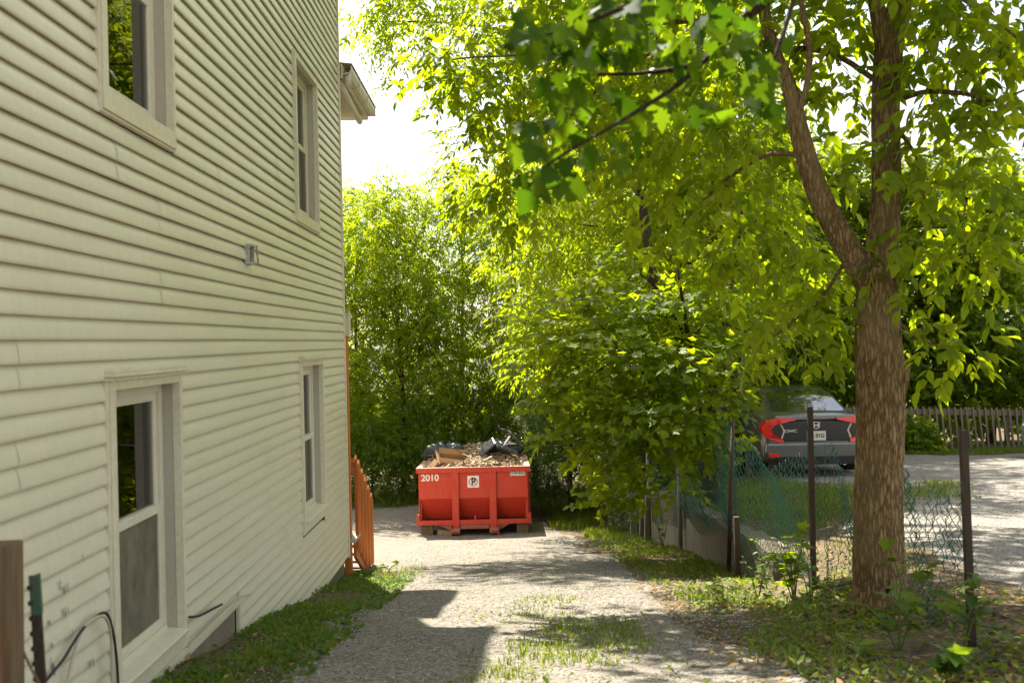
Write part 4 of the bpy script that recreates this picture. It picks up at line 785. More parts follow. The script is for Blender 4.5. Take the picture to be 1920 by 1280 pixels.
def auto_tree(name, label, x, y, height, rad, nclump, nspray, Ls, nl, kind, tpl, mtl, seed, group=None, low=.22, trunk_r=.10, lean=(0, 0), extra=(), tb=(0, 1), bark='bark_dark', cat='tree', cr=(.45, .95), droop=.35):
    z = gz(x, y); t = thing(name, (x, y, z), label, cat, group); g = np.random.default_rng(seed+100); cl = []
    for i in range(nclump):
        f = low+(1-low)*(i+.5)/nclump; rf = rad*math.sin(PI*min(1, (f-low)/(1-low)*.86+.14))**.6; a = i*2.4+g.uniform(-.4, .4); rr = rf*math.sqrt(g.uniform(.12, 1))
        cl.append((np.array([x+lean[0]*f*height+rr*math.cos(a), y+lean[1]*f*height+rr*math.sin(a), z+f*height]), g.uniform(*cr)*min(1.2, .6+.25*rad)))
    allc = cl+[(np.array(p), r) for p, r in extra]
    top = (x+lean[0]*height, y+lean[1]*height, z+height*.93)
    tp_ = [(x, y, z-.15), (x+lean[0]*height*.3+g.uniform(-.1, .1), y+lean[1]*height*.3, z+height*.3), (x+lean[0]*height*.62+g.uniform(-.15, .15), y+lean[1]*height*.62, z+height*.62), top]
    limb(t, tp_, [trunk_r*1.15, trunk_r*.85, trunk_r*.5, trunk_r*.12], M[bark], 10, 'trunk')
    for c, r in allc[:len(cl):max(1, len(cl)//12)]+[(np.array(p), r) for p, r in list(extra)[:9:4]]:
        fz = max(.12, min(.85, (c[2]-z)/height-.12)); s = np.array([x+lean[0]*height*fz, y+lean[1]*height*fz, z+height*fz]); md = (s+c)/2+np.array([0, 0, .1*np.linalg.norm(c-s)]); limb(t, [s, md, c], [trunk_r*.32, trunk_r*.2, .008], M[bark], 6)
    crown(t, allc, nspray, Ls, nl, kind, tpl, mtl, seed, droop, tb); return t

# background row behind the dumpster
BG = [(-8.6, 30, 8.6, 2.2), (-6.3, 28.6, 8.2, 2.0), (-4.4, 30.2, 8.9, 2.1), (-2.9, 27.8, 8.5, 1.9), (-1.2, 29.5, 9.2, 2.1), (.8, 28.2, 9.6, 2.1), (2.6, 29.5, 10.5, 2.2)]
BL = ['pale green ash-leaved tree behind the house end', 'slim pale green tree just past the orange stair railing', 'bushy pale green tree between the grey house and the dumpster', 'pale green tree directly behind the left side of the dumpster', 'tall pale green tree directly behind the dumpster', 'tall yellow-green tree behind the right side of the dumpster', 'tall yellow-green tree behind the plank shed']
for i, (x, y, h, r) in enumerate(BG):
    auto_tree('ash_tree', BL[i], x, y, h, r, 34, 4800, .15, 7, 'compound', T_DIAM, M['leaf'], 20+i, 'trees behind the dumpster', low=.12, trunk_r=.075, tb=(.25, 1), cr=(.6, 1.1))
g = np.random.default_rng(300); wc = [(np.array([-26+i*1.5+g.uniform(-.5, .5), 52+g.uniform(-2, 2), gz(0, 50)+(1.5+9.0*((i*7) % 5)/4)*(.75 if i < 20 else 1)]), g.uniform(1.6, 2.4)) for i in range(46)]
wc += [(c+np.array([g.uniform(-.8, .8), .8, -3.4]), r) for c, r in wc if c[2] > gz(0, 50)+4]
Pw, dw, cw = sample_clumps(wc, 5200, g); pw, ddw, nw_, sw = spray_leaves(Pw, dw, g, 'compound', np.full(5200, .26), 7); tag(leaves('woodland', T_DIAM, pw, ddw, nw_, sw, np.clip(g.normal(.5, .3, len(pw)), 0, 1), M['leaf']), 'far green wood behind the grey house', 'wood', kind='stuff')
# taller trees on the bank: box elders whose boughs reach over the drive
ex1 = [(at(690, 40, 19.5), .55), (at(735, 90, 19.2), .5), (at(665, 75, 19.4), .35), (at(800, 40, 19), .8), (at(880, 60, 18.6), .9), (at(760, 20, 19), .7), (at(840, 150, 18.8), .55), (at(950, 40, 18), 1.0), (at(900, 280, 18.8), .8), (at(885, 380, 19.5), .75), (at(960, 180, 18), .9), (at(735, -60, 18.6), .9), (at(850, -60, 18), 1.0), (at(720, 160, 19.2), .3)]
auto_tree('box_elder_tree', 'tall box elder whose drooping boughs reach over the drive towards the house', 3.3, 20.6, 10.6, 3.0, 44, 8200, .16, 7, 'compound', T_DIAM, M['leaf'], 41, low=.25, trunk_r=.16, extra=ex1, tb=(.15, .9), lean=(-.06, -.02), cr=(.6, 1.1))
ex2 = [(at(px, py, Y), r) for px, py, Y, r in [(1080, 420, 16.3, .75), (1150, 350, 16.5, .8), (1230, 300, 16.6, .8), (1310, 350, 16.4, .8), (1390, 420, 16.2, .75), (1100, 520, 16, .7), (1180, 470, 16.2, .7), (1260, 430, 16.2, .7), (1350, 520, 15.8, .6), (1000, 500, 16.6, .6), (1030, 380, 16.8, .7), (1040, 580, 15.8, .5), (1130, 590, 15.4, .5), (1220, 560, 15.4, .55), (1310, 600, 15.2, .5), (1400, 560, 15.2, .5), (980, 590, 16.2, .4)]]
auto_tree('box_elder_tree', 'box elder with dark leaning trunk growing behind the retaining wall', 4.2, 18.0, 8.6, 2.3, 32, 5600, .14, 7, 'compound', T_LANCE, M['leaf'], 42, low=.3, trunk_r=.14, extra=ex2, tb=(.3, 1), lean=(-.08, 0), cr=(.5, 1.0))
auto_tree('box_elder_tree', 'box elder standing between the sedan and the plank shed', 4.6, 24.0, 11.4, 3.0, 36, 5600, .16, 7, 'compound', T_DIAM, M['leaf'], 43, low=.15, trunk_r=.15, tb=(.05, .8), cr=(.6, 1.1))
# maple at the wall: leaning stems, layered leaves
mp = thing('maple_tree', (3.02, 14.6, gz(3.02, 14.6)), 'young maple with layered bright leaves hanging over the chain-link fence', 'tree')
b0 = (3.02, 14.6, gz(3.02, 14.6)-.1)
limb(mp, [b0, at(1300, 740, 14.8), at(1262, 640, 15), at(1225, 540, 15.2), at(1212, 430, 15.4), at(1180, 250, 15.6), at(1160, 120, 15.6)], [.14, .12, .105, .09, .075, .05, .02], M['bark_dark'], 12, 'trunk')
limb(mp, [at(1330, 860, 14.6), at(1335, 760, 14.5), at(1345, 640, 14.3), at(1380, 480, 14), at(1400, 300, 14)], [.085, .075, .06, .04, .015], M['bark_dark'], 10, 'stem')
limb(mp, [at(1310, 850, 14.2), at(1295, 760, 13.8), at(1290, 640, 13.6), at(1270, 500, 13.4)], [.05, .045, .035, .012], M['bark_dark'], 8, 'stem')
mcl = []
for px, py, Y, r in [(1070, 660, 13.6, .5), (1130, 640, 13.4, .6), (1060, 740, 13.8, .42), (1110, 720, 13.2, .55), (1180, 700, 13, .6), (1240, 690, 13, .6), (1300, 690, 12.8, .6), (1350, 670, 12.8, .45), (1130, 800, 13.2, .5), (1190, 790, 12.8, .6), (1250, 790, 12.6, .6), (1310, 770, 12.6, .55), (1350, 750, 12.6, .4), (1160, 850, 13, .42), (1200, 880, 12.8, .42), (1240, 860, 12.8, .45), (1290, 850, 12.8, .42), (1325, 830, 12.8, .4), (1205, 930, 13.2, .3), (1170, 600, 13.8, .6), (1240, 600, 13.8, .7), (1320, 590, 13.6, .7), (1390, 620, 13.4, .55), (1120, 560, 14.4, .6), (1180, 500, 14.6, .5), (1340, 480, 14.2, .5), (1020, 640, 14.2, .35), (1150, 910, 14, .35)]:
    mcl.append((at(px, py, Y), r))
for c, r in mcl[::2]: limb(mp, [at(1290, 640, 14.4), (np.array(at(1290, 640, 14.4))+c)/2+np.array([0, 0, .2]), c], [.03, .018, .005], M['bark_dark'], 6)
uc = [(np.array([x, y, z]), r) for x, y, z, r in [(2.4, 13.2, 7.2, .8), (3.2, 13.8, 7.5, .9), (4.2, 13.4, 7.4, .8), (3.6, 12.6, 7.7, .8), (2.8, 14.6, 7.2, .7), (4.8, 14.2, 7.6, .8), (5.4, 13.2, 7.9, .8)]]  # unseen leaf clumps, added overhead to shade the parking lot
for c, r in uc: limb(mp, [at(1180, 250, 15.6), (np.array(at(1180, 250, 15.6))+c)/2+np.array([0, 0, .5]), c], [.04, .025, .006], M['bark_dark'], 6)
o = crown(mp, uc, 600, .14, 6, 'maple', T_MAPLE_S, M['leaf_maple'], 52, .15, (.1, 1), .4); o.name = 'shade_crown'
for px, py, Y, r in [(1005, 690, 13.6, .26), (1020, 760, 13.5, .28), (1045, 820, 13.4, .28), (1090, 870, 13.3, .28), (1000, 610, 13.8, .28), (1120, 930, 13.4, .22), (1060, 580, 14, .35), (1390, 560, 13.2, .35), (1260, 920, 12.8, .25)]: mcl.append((at(px, py, Y), r))
mcl = [(c, (r*1.15, r*1.15, r*.6)) for c, r in mcl]
crown(mp, mcl, 1250, .12, 6, 'maple', T_MAPLE_S, M['leaf_maple'], 51, .15, (.45, 1), .4)
# cedar and shrubs round the dumpster
auto_tree('cedar_bush', 'dense dark cedar bush growing right beside the dumpster', 1.55, 23.6, 3.6, 1.2, 26, 5200, .062, 8, 'compound', T_LANCE, M['leaf_cedar'], 61, low=.05, trunk_r=.07, cat='bush', cr=(.4, .62), tb=(0, .9), droop=.1)
auto_tree('cedar_bush', 'dark cedar bush between the dumpster and the plank shed', 2.7, 20.5, 2.6, .75, 16, 3000, .055, 8, 'compound', T_LANCE, M['leaf_cedar'], 62, low=.05, trunk_r=.05, cat='bush', cr=(.32, .5), tb=(0, .9), droop=.1)
SH = [(-5.6, 26.5, 2.4, 'dark leafy bush in the shade beyond the orange railing'), (-3.6, 26.3, 2.0, 'low leafy bush in the shade left of the dumpster'), (-2.4, 26.9, 2.6, 'leafy bush growing against the rear left corner of the dumpster'), (.6, 27.0, 3.0, 'tall leafy bush behind the rear end of the dumpster'), (-.9, 27.3, 3.2, 'leafy bush hidden behind the middle of the dumpster'), (2.5, 24.8, 4.2, 'tall shadowed bush behind the cedar bush')]
for i, (x, y, h, lb) in enumerate(SH): auto_tree('leafy_bush', lb, x, y, h, 1.15, 16, 1300, .11, 7, 'compound', T_LANCE, M['leaf_dark'], 70+i, 'bushes round the dumpster', low=.08, trunk_r=.04, cat='bush', cr=(.4, .7), tb=(.0, .9))
# trees beyond the picket fence
RT = [(6.6, 25.2, 8.0, 'leafy tree behind the grey sedan roof'), (8.6, 26.0, 7.6, 'dark leafy tree behind the left part of the picket fence'), (10.8, 25.5, 7.2, 'dark leafy tree behind the middle of the picket fence'), (12.8, 26.2, 7.4, 'dark leafy tree behind the right part of the picket fence'), (15.4, 26, 7.0, 'dark leafy tree past the dark green car')]
for i, (x, y, h, lb) in enumerate(RT): auto_tree('maple_tree', lb, x, y, h, 2.2, 30, 2900, .16, 6, 'maple', T_MAPLE_S, M['leaf_maple'], 80+i, 'trees beyond the picket fence', low=.10, trunk_r=.12, cr=(.55, .95), tb=(.1, 1))
for i, (x, y, h, lb) in enumerate([(8.1, 22.2, .75, 'low green bush at the foot of the picket fence by the trunk'), (9.2, 22.25, .6, 'low green bush under the leaning pickets'), (6.4, 22.0, .9, 'green bush behind the sedan at the picket fence')]): auto_tree('low_bush', lb, x, y, h, .55, 9, 420, .10, 6, 'maple', T_MAPLE_S, M['leaf_maple'], 90+i, 'bushes at the picket fence', low=.1, trunk_r=.02, cat='bush', cr=(.3, .45))
# ------------------------------------------------------------------ main box elder on the fence line
TY = 7.2
tr = thing('box_elder_tree', (2.72, TY, gz(2.72, TY)), 'big forked box elder with furrowed bark standing on the chain-link fence line', 'tree')
def big_trunk(path, name, rough=.012, n=72, seed=0):
    """path: (point, radius); furrowed bark in the mesh"""
    P = [Vector(p) for p, r in path]; q = []; rr = []
    for i in range(len(P)-1):
        p0, p1, p2, p3 = P[max(i-1, 0)], P[i], P[i+1], P[min(i+2, len(P)-1)]; st = max(4, int((p2-p1).length/.022))
        for j in range(st):
            u = j/st; q.append(.5*((2*p1)+(p2-p0)*u+(2*p0-5*p1+4*p2-p3)*u*u+(3*p1-p0-3*p2+p3)*u**3)); rr.append(path[i][1]*(1-u)+path[i+1][1]*u)
    q.append(P[-1]); rr.append(path[-1][1]); q = np.array([tuple(v) for v in q]); rr = np.array(rr); m = len(q)
    tg = nrm(np.gradient(q, axis=0)); a = nrm(np.cross(tg, np.array([0, 1.0, 0]))); b = np.cross(tg, a)
    th = np.linspace(0, 2*PI, n, endpoint=False)[None, :]; zz = np.cumsum(np.r_[0, np.linalg.norm(np.diff(q, axis=0), axis=1)])[:, None]
    wob_ = .5*np.sin(3*zz+2*th+seed)+.6*np.sin(5.1*zz-3*th)+.4*np.sin(11*zz+th*5); f = np.abs(np.sin(th*9+wob_*1.3+.8*np.sin(zz*7)))**.7+.5*np.abs(np.sin(th*17-wob_*1.1+1.3*np.sin(zz*9+2)))
    R_ = rr[:, None]*(1+.035*np.sin(2*th+zz*1.1+seed)+.02*np.sin(3*th-zz*2.3))+rough*(f-.9)
    V = q[:, None, :]+R_[..., None]*(np.cos(th)[..., None]*a[:, None, :]+np.sin(th)[..., None]*b[:, None, :])
    i = np.arange(m-1)[:, None]*n+np.arange(n)[None, :]; j = np.arange(m-1)[:, None]*n+(np.arange(n)[None, :]+1) % n
    o = np_mesh(name, V.reshape(-1, 3), np.stack([i, i+n, j+n, j], -1).reshape(-1, 4), M['bark'], tr, smooth=True); o.matrix_parent_inverse = Matrix.Translation(-Vector(tr.location)); return o
def R7(w, Y=TY): return w*.90/2/FPX*Y
zoff = np.array([0, 0, -.25])
big_trunk([(at(1650, 1150, TY)+zoff, R7(165)), (at(1650, 1140, TY), R7(128)), (at(1648, 1090, TY), R7(106)), (at(1647, 980, TY), R7(97)), (at(1650, 860, TY), R7(92)), (at(1652, 740, TY), R7(92)), (at(1650, 690, TY), R7(95)), (at(1646, 620, TY), R7(86)), (at(1646, 540, TY), R7(82)), (at(1655, 450, TY), R7(62)), (at(1662, 350, TY), R7(56)), (at(1661, 200, TY), R7(55)), (at(1668, 90, TY), R7(56)), (at(1690, 0, TY), R7(48)), (at(1715, -120, TY), R7(42)), (at(1740, -420, TY), R7(28))], 'trunk', .010)
big_trunk([(at(1640, 560, TY+.02), R7(52)), (at(1612, 500, TY+.03), R7(56)), (at(1568, 430, TY+.05), R7(50)), (at(1530, 350, TY+.08), R7(46)), (at(1500, 250, TY+.1), R7(40)), (at(1482, 170, TY+.12), R7(32)), (at(1450, 90, TY+.12), R7(26)), (at(1430, 0, TY+.15), R7(24)), (at(1420, -160, TY+.2), R7(16))], 'limb', .007, 56, 3)
big_trunk([(at(1664, 110, TY), R7(40)), (at(1645, 20, TY), R7(32)), (at(1630, -80, TY), R7(28)), (at(1600, -300, TY), R7(18))], 'limb', .006, 44, 5)
mb = MB(); p = at(1664, 1105, TY-.165); 
kx = blob('knot_hollow', tuple(p), (.028, .022, .05), None, None, 5, M['dark']); kx.parent = tr; kx.matrix_parent_inverse = Matrix.Translation(-Vector(tr.location))
kx = blob('burl', tuple(at(1688, 700, TY)), (.06, .10, .13), None, None, 9, M['bark']); kx.parent = tr; kx.matrix_parent_inverse = Matrix.Translation(-Vector(tr.location))
def L7(pts, w): return limb(tr, [at(*p) for p in pts], [R7(x) for x in w], M['bark'], 8)
L7([(1690, 185, TY), (1740, 172, 7.0), (1810, 176, 6.8), (1870, 188, 6.6), (1960, 150, 6.4)], [14, 11, 9, 6, 3])
L7([(1640, 150, TY), (1580, 110, 7.4), (1520, 92, 7.6), (1470, 95, 7.9)], [12, 12, 14, 16])
L7([(1500, 290, TY+.1), (1440, 290, 7.6), (1385, 320, 7.9), (1340, 355, 8.2), (1280, 420, 8.5)], [12, 10, 9, 7, 3])
L7([(1492, 225, TY+.1), (1512, 165, TY), (1518, 90, 7.1), (1505, 20, 7.0), (1495, -60, 6.9)], [16, 14, 13, 12, 9])
L7([(1690, 250, TY), (1720, 300, 7.0), (1735, 380, 6.9), (1760, 440, 6.8)], [9, 7, 5, 3])
L7([(1860, 30, 6.8), (1810, 0, 6.9), (1740, -60, 7.1)], [9, 11, 13]); L7([(1860, 30, 6.8), (1920, 80, 6.6), (2000, 120, 6.4)], [8, 6, 4])
L7([(1450, 90, 7.3), (1300, 40, 8.2), (1150, 60, 9.2), (1000, 100, 10), (860, 110, 10.4), (800, 130, 10.4)], [18, 14, 11, 8, 5, 2])
L7([(1280, 60, 8.4), (1120, 170, 9.4), (980, 300, 10), (900, 360, 10.2)], [11, 8, 5, 2])
L7([(1590, 480, 7.3), (1540, 560, 7.6), (1490, 600, 7.6), (1440, 640, 7.6)], [9, 7, 5, 2]); L7([(1680, 600, TY), (1730, 640, 7.0), (1790, 650, 6.8)], [8, 6, 2])
ecl = []
for px, py, Y, r in [(830, 130, 10.4, .42), (860, 190, 10.3, .4), (800, 110, 10.5, .22), (880, 110, 10.2, .4), (920, 160, 10.1, .4), (960, 230, 10, .42), (900, 330, 10.2, .38), (930, 380, 10.1, .35), (890, 370, 10.2, .22), (985, 330, 9.8, .4), (1020, 130, 9.8, .45), (1000, 420, 9.8, .28),
                     (1100, 80, 9.2, .5), (1180, 130, 9, .5), (1090, 220, 9.2, .45), (1170, 260, 9, .5), (1250, 90, 8.6, .5), (1270, 230, 8.6, .5), (1340, 130, 8.2, .5), (1350, 280, 8.2, .5), (1290, 400, 8.6, .45), (1400, 380, 8, .42), (1220, 380, 9, .5), (1430, 210, 7.8, .4), (1420, 40, 7.6, .45), (1540, 40, 7.4, .4), (1580, 180, 7.6, .35), (1560, 300, 7.8, .32), (1600, 60, 7.7, .4), (1440, 470, 8, .4), (1380, 520, 8.2, .4),
                     (1730, 60, 7, .42), (1790, 110, 6.9, .42), (1850, 60, 6.8, .42), (1910, 110, 6.6, .4), (1760, 180, 6.9, .35), (1830, 230, 6.7, .36), (1880, 290, 6.6, .28), (1740, 270, 7, .3), (1790, 330, 6.8, .3), (1850, 390, 6.7, .3), (1900, 420, 6.6, .28), (1740, 420, 7, .3), (1800, 450, 6.8, .3), (1850, 480, 6.6, .26), (1720, 510, 7, .22), (1880, 520, 6.6, .22),
                     (1470, 590, 7.6, .28), (1520, 600, 7.5, .26), (1560, 540, 7.4, .25), (1430, 660, 7.7, .2), (1560, 640, 7.4, .2), (1500, 500, 7.8, .3), (1590, 480, 7.2, .2), (1730, 650, 7, .2), (1780, 660, 6.8, .2), (1720, 590, 7, .18), (1820, 640, 6.8, .13), (1660, 300, 6.9, .2), (1680, 480, 6.9, .2),
                     (1500, -120, 7.3, .8), (1700, -150, 7, .8), (1850, -100, 6.6, .7), (1350, -120, 8, .8), (1200, -100, 8.8, .8), (1050, -80, 9.6, .7), (1600, -330, 7, 1.0), (1750, -380, 7, 1.0), (1450, -330, 7.4, .9)]:
    ecl.append((at(px, py, Y), r))
ovr = []  # leaf clumps above the view, added to dapple the drive and shade the lot
for (x, y, z, r) in [(-.9, 13.6, 7.2, .7), (-.2, 12.6, 7.4, .8), (.5, 13.4, 7.6, .8), (.2, 14.6, 7.0, .6), (1.0, 12.4, 7.8, .9), (-.6, 11.6, 7.8, .7), (.2, 11.5, 6.6, .9), (1.2, 10.6, 6.9, .9), (.9, 12.2, 6.2, .8), (1.9, 11.6, 6.4, .9), (-.3, 10.2, 6.9, .7), (2.2, 9.6, 6.6, .9), (1.5, 9.0, 7.2, .9), (.4, 9.2, 7.3, .8), (2.8, 10.8, 6.2, .8), (3.6, 11.2, 6.6, .8), (4.4, 11.8, 7.2, .9), (5.2, 11.0, 7.6, .9), (4.6, 10.2, 7.8, .9), (5.8, 12.2, 7.9, .9), (3.6, 9.8, 7.4, .8), (6.4, 11.0, 8.2, .9)]:
    ovr.append((np.array([x, y, z]), r)); limb(tr, [at(1600, -250, 7.2), ((at(1600, -250, 7.2)+np.array([x, y, z]))/2+np.array([0, 0, .3])), (x, y, z)], [.04, .025, .006], M['bark'], 6)
crown(tr, ecl, 3100, .12, 5, 'compound', T_BOX, M['leaf'], 55, .45, (.15, 1), .1)
lc = [(at(px, py, Y), r) for px, py, Y, r in [(1010, 60, 10.6, .5), (950, 20, 10.8, .5), (1080, 30, 10.6, .55), (1010, 200, 10.8, .45), (1090, 140, 10.8, .5), (1160, 60, 10.8, .55), (1120, 300, 10.6, .45), (1180, 200, 10.8, .5), (1040, -60, 10.6, .6), (1150, -60, 10.8, .6), (950, 120, 10.8, .4), (1240, 150, 10.6, .5), (1230, 300, 10.6, .45)]]
o = crown(tr, lc, 850, .12, 5, 'compound', T_BOX, M['leaf'], 57, .45, (.3, 1), .1); o.name = 'drooping_crown'
o = crown(tr, ovr, 1050, .15, 5, 'compound', T_BOX, M['leaf'], 56, .45, (0, .8), .1); o.name = 'shade_crown'
# ------------------------------------------------------------------ near maple: only its hanging boughs are in the picture
nm = thing('maple_tree', (3.9, 1.6, gz(3.9, 1.6)), 'dark maple boughs with broad lobed leaves hanging close overhead', 'tree')
limb(nm, [(3.9, 1.6, gz(3.9, 1.6)-.1), (3.85, 1.7, 2.2), (3.7, 1.8, 4.5), (3.6, 1.9, 6.5)], [.2, .17, .13, .06], M['bark'], 14, 'trunk')
def bough(pts, rad): return limb(nm, pts, rad, M['bark_dark'], 6)
bough([(3.8, 1.75, 3.4), (2.4, 2.4, 3.3), at(1500, -40, 3.4), at(1330, 105, 3.5), at(1230, 135, 3.5), at(1090, 140, 3.5)], [.05, .035, .02, .012, .008, .004])
bough([at(1330, 105, 3.5), at(1270, 160, 3.4), at(1160, 230, 3.3), at(1040, 300, 3.2), at(990, 350, 3.2)], [.012, .01, .007, .005, .003])
bough([at(1500, -40, 3.4), at(1300, -30, 3.2), at(1130, 30, 3.1), at(1010, 70, 3.1)], [.015, .012, .008, .003]); bough([at(1500, -40, 3.4), at(1470, 60, 3.3), at(1440, 150, 3.3), at(1425, 220, 3.3)], [.01, .008, .005, .003])
g = np.random.default_rng(77); P = []
for px, py, Y, sp, k in [(1010, 60, 3.1, 60, 16), (1090, 90, 3.3, 70, 20), (1180, 60, 3.3, 70, 18), (1270, 80, 3.4, 70, 18), (1050, 170, 3.3, 60, 14), (1030, 250, 3.2, 60, 14), (1060, 320, 3.2, 50, 10), (1010, 330, 3.2, 40, 6), (1150, 190, 3.4, 60, 10), (1300, 170, 3.5, 60, 10), (1360, 60, 3.4, 60, 12), (1430, 90, 3.4, 50, 10), (1440, 190, 3.3, 40, 9), (1420, 140, 3.3, 40, 8), (1120, 280, 3.2, 40, 6), (1100, 0, 3.2, 80, 16), (1250, -10, 3.2, 90, 18), (1400, -20, 3.3, 80, 14)]:
    for i in range(int(k*1.15)): P.append(at(px+g.normal(0, sp*.55), py+g.normal(0, sp*.42), Y+g.normal(0, .12)))
P = np.array(P); n = len(P); D = np.stack([g.normal(-.2, .6, n), g.normal(-.1, .5, n), g.normal(-.75, .35, n)], -1); N = np.stack([g.normal(0, .45, n), g.normal(-.55, .4, n), g.normal(.75, .3, n)], -1)
o = leaves('crown', T_MAPLE, P, D, N, g.uniform(.062, .105, n), np.clip(g.normal(.25, .25, n), 0, 1), M['leaf_near'], nm); o.matrix_parent_inverse = Matrix.Translation(-Vector(nm.location)); o['kind'] = 'stuff'
hi0 = [((.0+.55*i, 5.3+.35*(i % 3), 5.3+.25*(i % 2)), .7) for i in range(6)]  # unseen clumps added up-sun to keep the hanging leaves in shade
for c_, r_ in hi0[::2]: bough([(3.7, 1.8, 4.6), ((3.7+c_[0])/2, (1.8+c_[1])/2, 5.4), c_], [.05, .03, .006])
hi = hi0+[((3.4+math.cos(a)*1.6, 1.6+math.sin(a)*1.5, 5.6+.5*math.sin(3*a)), .9) for a in np.linspace(0, 6, 8)]
o2 = crown(nm, [(np.array(c), r) for c, r in hi], 620, .14, 6, 'maple', T_MAPLE_S, M['leaf_maple'], 78)

# ------------------------------------------------------------------ grass, weeds, litter, stones
def blades(name, label, regions, mtl, seed, hmul=1.0, cat='grass'):
    """regions: (x0,x1,y0,y1,count,height) boxes thinned by noise"""
    g = np.random.default_rng(seed); X = []; Y = []; H = []
    for (x0, x1, y0, y1, n, h, th) in regions:
        x = g.uniform(x0, x1, n*2); y = g.uniform(y0, y1, n*2); f = np.sin(3.1*x+1.7*y)+np.sin(2.3*y-4.1*x+1)+.7*np.sin(7.3*x+6.1*y); ex = np.minimum((x-x0)/(x1-x0), (x1-x)/(x1-x0))*np.minimum((y-y0)/(y1-y0), (y1-y)/(y1-y0))*16
        k = f+2.2*np.clip(ex, 0, 1)+g.normal(0, .6, len(x)) > th; X.append(x[k]); Y.append(y[k]); H.append(h*g.uniform(.45, 1.25, k.sum()))
    X = np.concatenate(X); Y = np.concatenate(Y); H = np.concatenate(H)*hmul; n = len(X); Z = G(X, Y); a = g.uniform(0, 2*PI, n); l = g.uniform(.15, .75, n)*H; w = .0028+.0028*g.random(n)
    dx, dy = np.cos(a), np.sin(a); B = np.stack([X, Y, Z-.005], -1); sv = np.stack([-dy, dx, 0*dx], -1)*w[:, None]; mid = B+np.stack([dx*l*.35, dy*l*.35, H*.6], -1); tip = B+np.stack([dx*l, dy*l, H], -1)
    V = np.stack([B-sv, B+sv, mid-sv*.8, mid+sv*.8, tip], 1).reshape(-1, 3); b = (np.arange(n)*5)[:, None, None]; Fq = (b+np.array([(0, 1, 3), (0, 3, 2), (2, 3, 4)])[None]).reshape(-1, 3)
    return tag(np_mesh(name, V, Fq, mtl, None, np.repeat(np.clip(g.normal(.5, .28, n), 0, 1), 5)), label, cat, kind='stuff')
blades('grass', 'tufts of short grass growing along the house foundation', [(-1.95, -1.25, 4.6, 12.4, 2600, .06, 1.3), (-1.9, -1.0, 11.8, 13.4, 700, .08, 1.2)], M['grass'], 1)
blades('grass', 'bright patch of grass in the middle of the gravel driveway', [(-.15, .95, 5.3, 7.4, 2200, .055, 1.5), (.0, .9, 7.2, 9.6, 1100, .045, 1.7), (-.3, .6, 4.6, 5.8, 120, .06, 1.9), (-.5, 1.2, 9.4, 12, 200, .05, 1.7)], M['grass'], 2)
blades('grass', 'grass and weeds along the foot of the retaining wall and fence', [(1.3, 2.6, 4.5, 9.5, 900, .085, 2.0), (1.6, 2.65, 9.5, 18, 2200, .09, 1.5), (1.5, 2.5, 17.5, 21.5, 1800, .12, .8), (.9, 2.2, 21, 24, 1400, .2, .3)], M['grass'], 3)
blades('grass', 'grass bank between the fence and the parking lot', [(2.92, 4.6, 11.2, 17.8, 6500, .08, .5), (2.9, 3.4, 6.5, 10, 250, .10, 1.6), (4.3, 6.6, 12.6, 15.2, 2600, .08, 1.0)], M['grass'], 4)
blades('grass', 'strip of grass under the picket fence', [(5.5, 14, 21.3, 22.9, 5200, .13, .2)], M['grass'], 5)
blades('grass', 'shaded grass behind the dumpster', [(-6.5, -1.9, 25.2, 28, 2600, .16, .3), (.5, 2.2, 24, 27, 900, .2, .3)], M['grass'], 6)
def ground_leaves(name, label, regions, tpl, mtl, seed, size, flat=.25, lift=.012, cat='weeds', rise=0.0):
    g = np.random.default_rng(seed); X = np.concatenate([g.uniform(r[0], r[1], r[4]) for r in regions]); Y = np.concatenate([g.uniform(r[2], r[3], r[4]) for r in regions]); n = len(X)
    f = np.sin(3.1*X+1.7*Y)+np.sin(2.3*Y-4.1*X+1)+g.normal(0, .7, n); k = f > -.6; X, Y = X[k], Y[k]; n = len(X); a = g.uniform(0, 2*PI, n)
    P = np.stack([X, Y, G(X, Y)+lift+.01*g.random(n)], -1); D = np.stack([np.cos(a), np.sin(a), rise+g.normal(0, flat, n)], -1); N = np.stack([g.normal(0, flat, n), g.normal(0, flat, n), np.ones(n)], -1)
    return tag(leaves(name, tpl, P, D, N, g.uniform(*size, n), np.clip(g.normal(.5, .3, n), 0, 1), mtl), label, cat, kind='stuff')
ground_leaves('ground_weeds', 'low broad-leaved weeds carpeting the strip beside the house', [(-1.95, -1.1, 4.4, 12.6, 6500)], T_BOX, M['weed'], 11, (.03, .065), .35, .012, rise=.45)
ground_leaves('ground_weeds', 'low broad-leaved weeds below the retaining wall', [(1.5, 2.9, 4.6, 9.4, 4200), (1.5, 2.64, 9.4, 20, 6500)], T_BOX, M['grass'], 12, (.03, .07), .35, .012, rise=.5)
ground_leaves('leaf_litter', 'dry brown leaf litter scattered along the foot of the fence', [(1.2, 3.4, 4.4, 10, 3600), (1.6, 2.64, 10, 17.5, 2400), (-1.95, -1.2, 4.5, 12, 700)], T_BOX, M['litter'], 13, (.03, .07), .3, .012, 'leaf litter')
ground_leaves('ground_weeds', 'thin patch of low weeds in the middle of the driveway', [(-.3, 1.1, 4.8, 8.2, 700)], T_BOX, M['grass'], 15, (.02, .045), .35, .012, rise=.5)
ground_leaves('fallen_leaves', 'yellowed fallen leaves dotted over the gravel driveway', [(-1.4, 1.8, 4.6, 12, 240)], T_BOX, M['litter'], 14, (.03, .055), .2, .018, 'leaves')
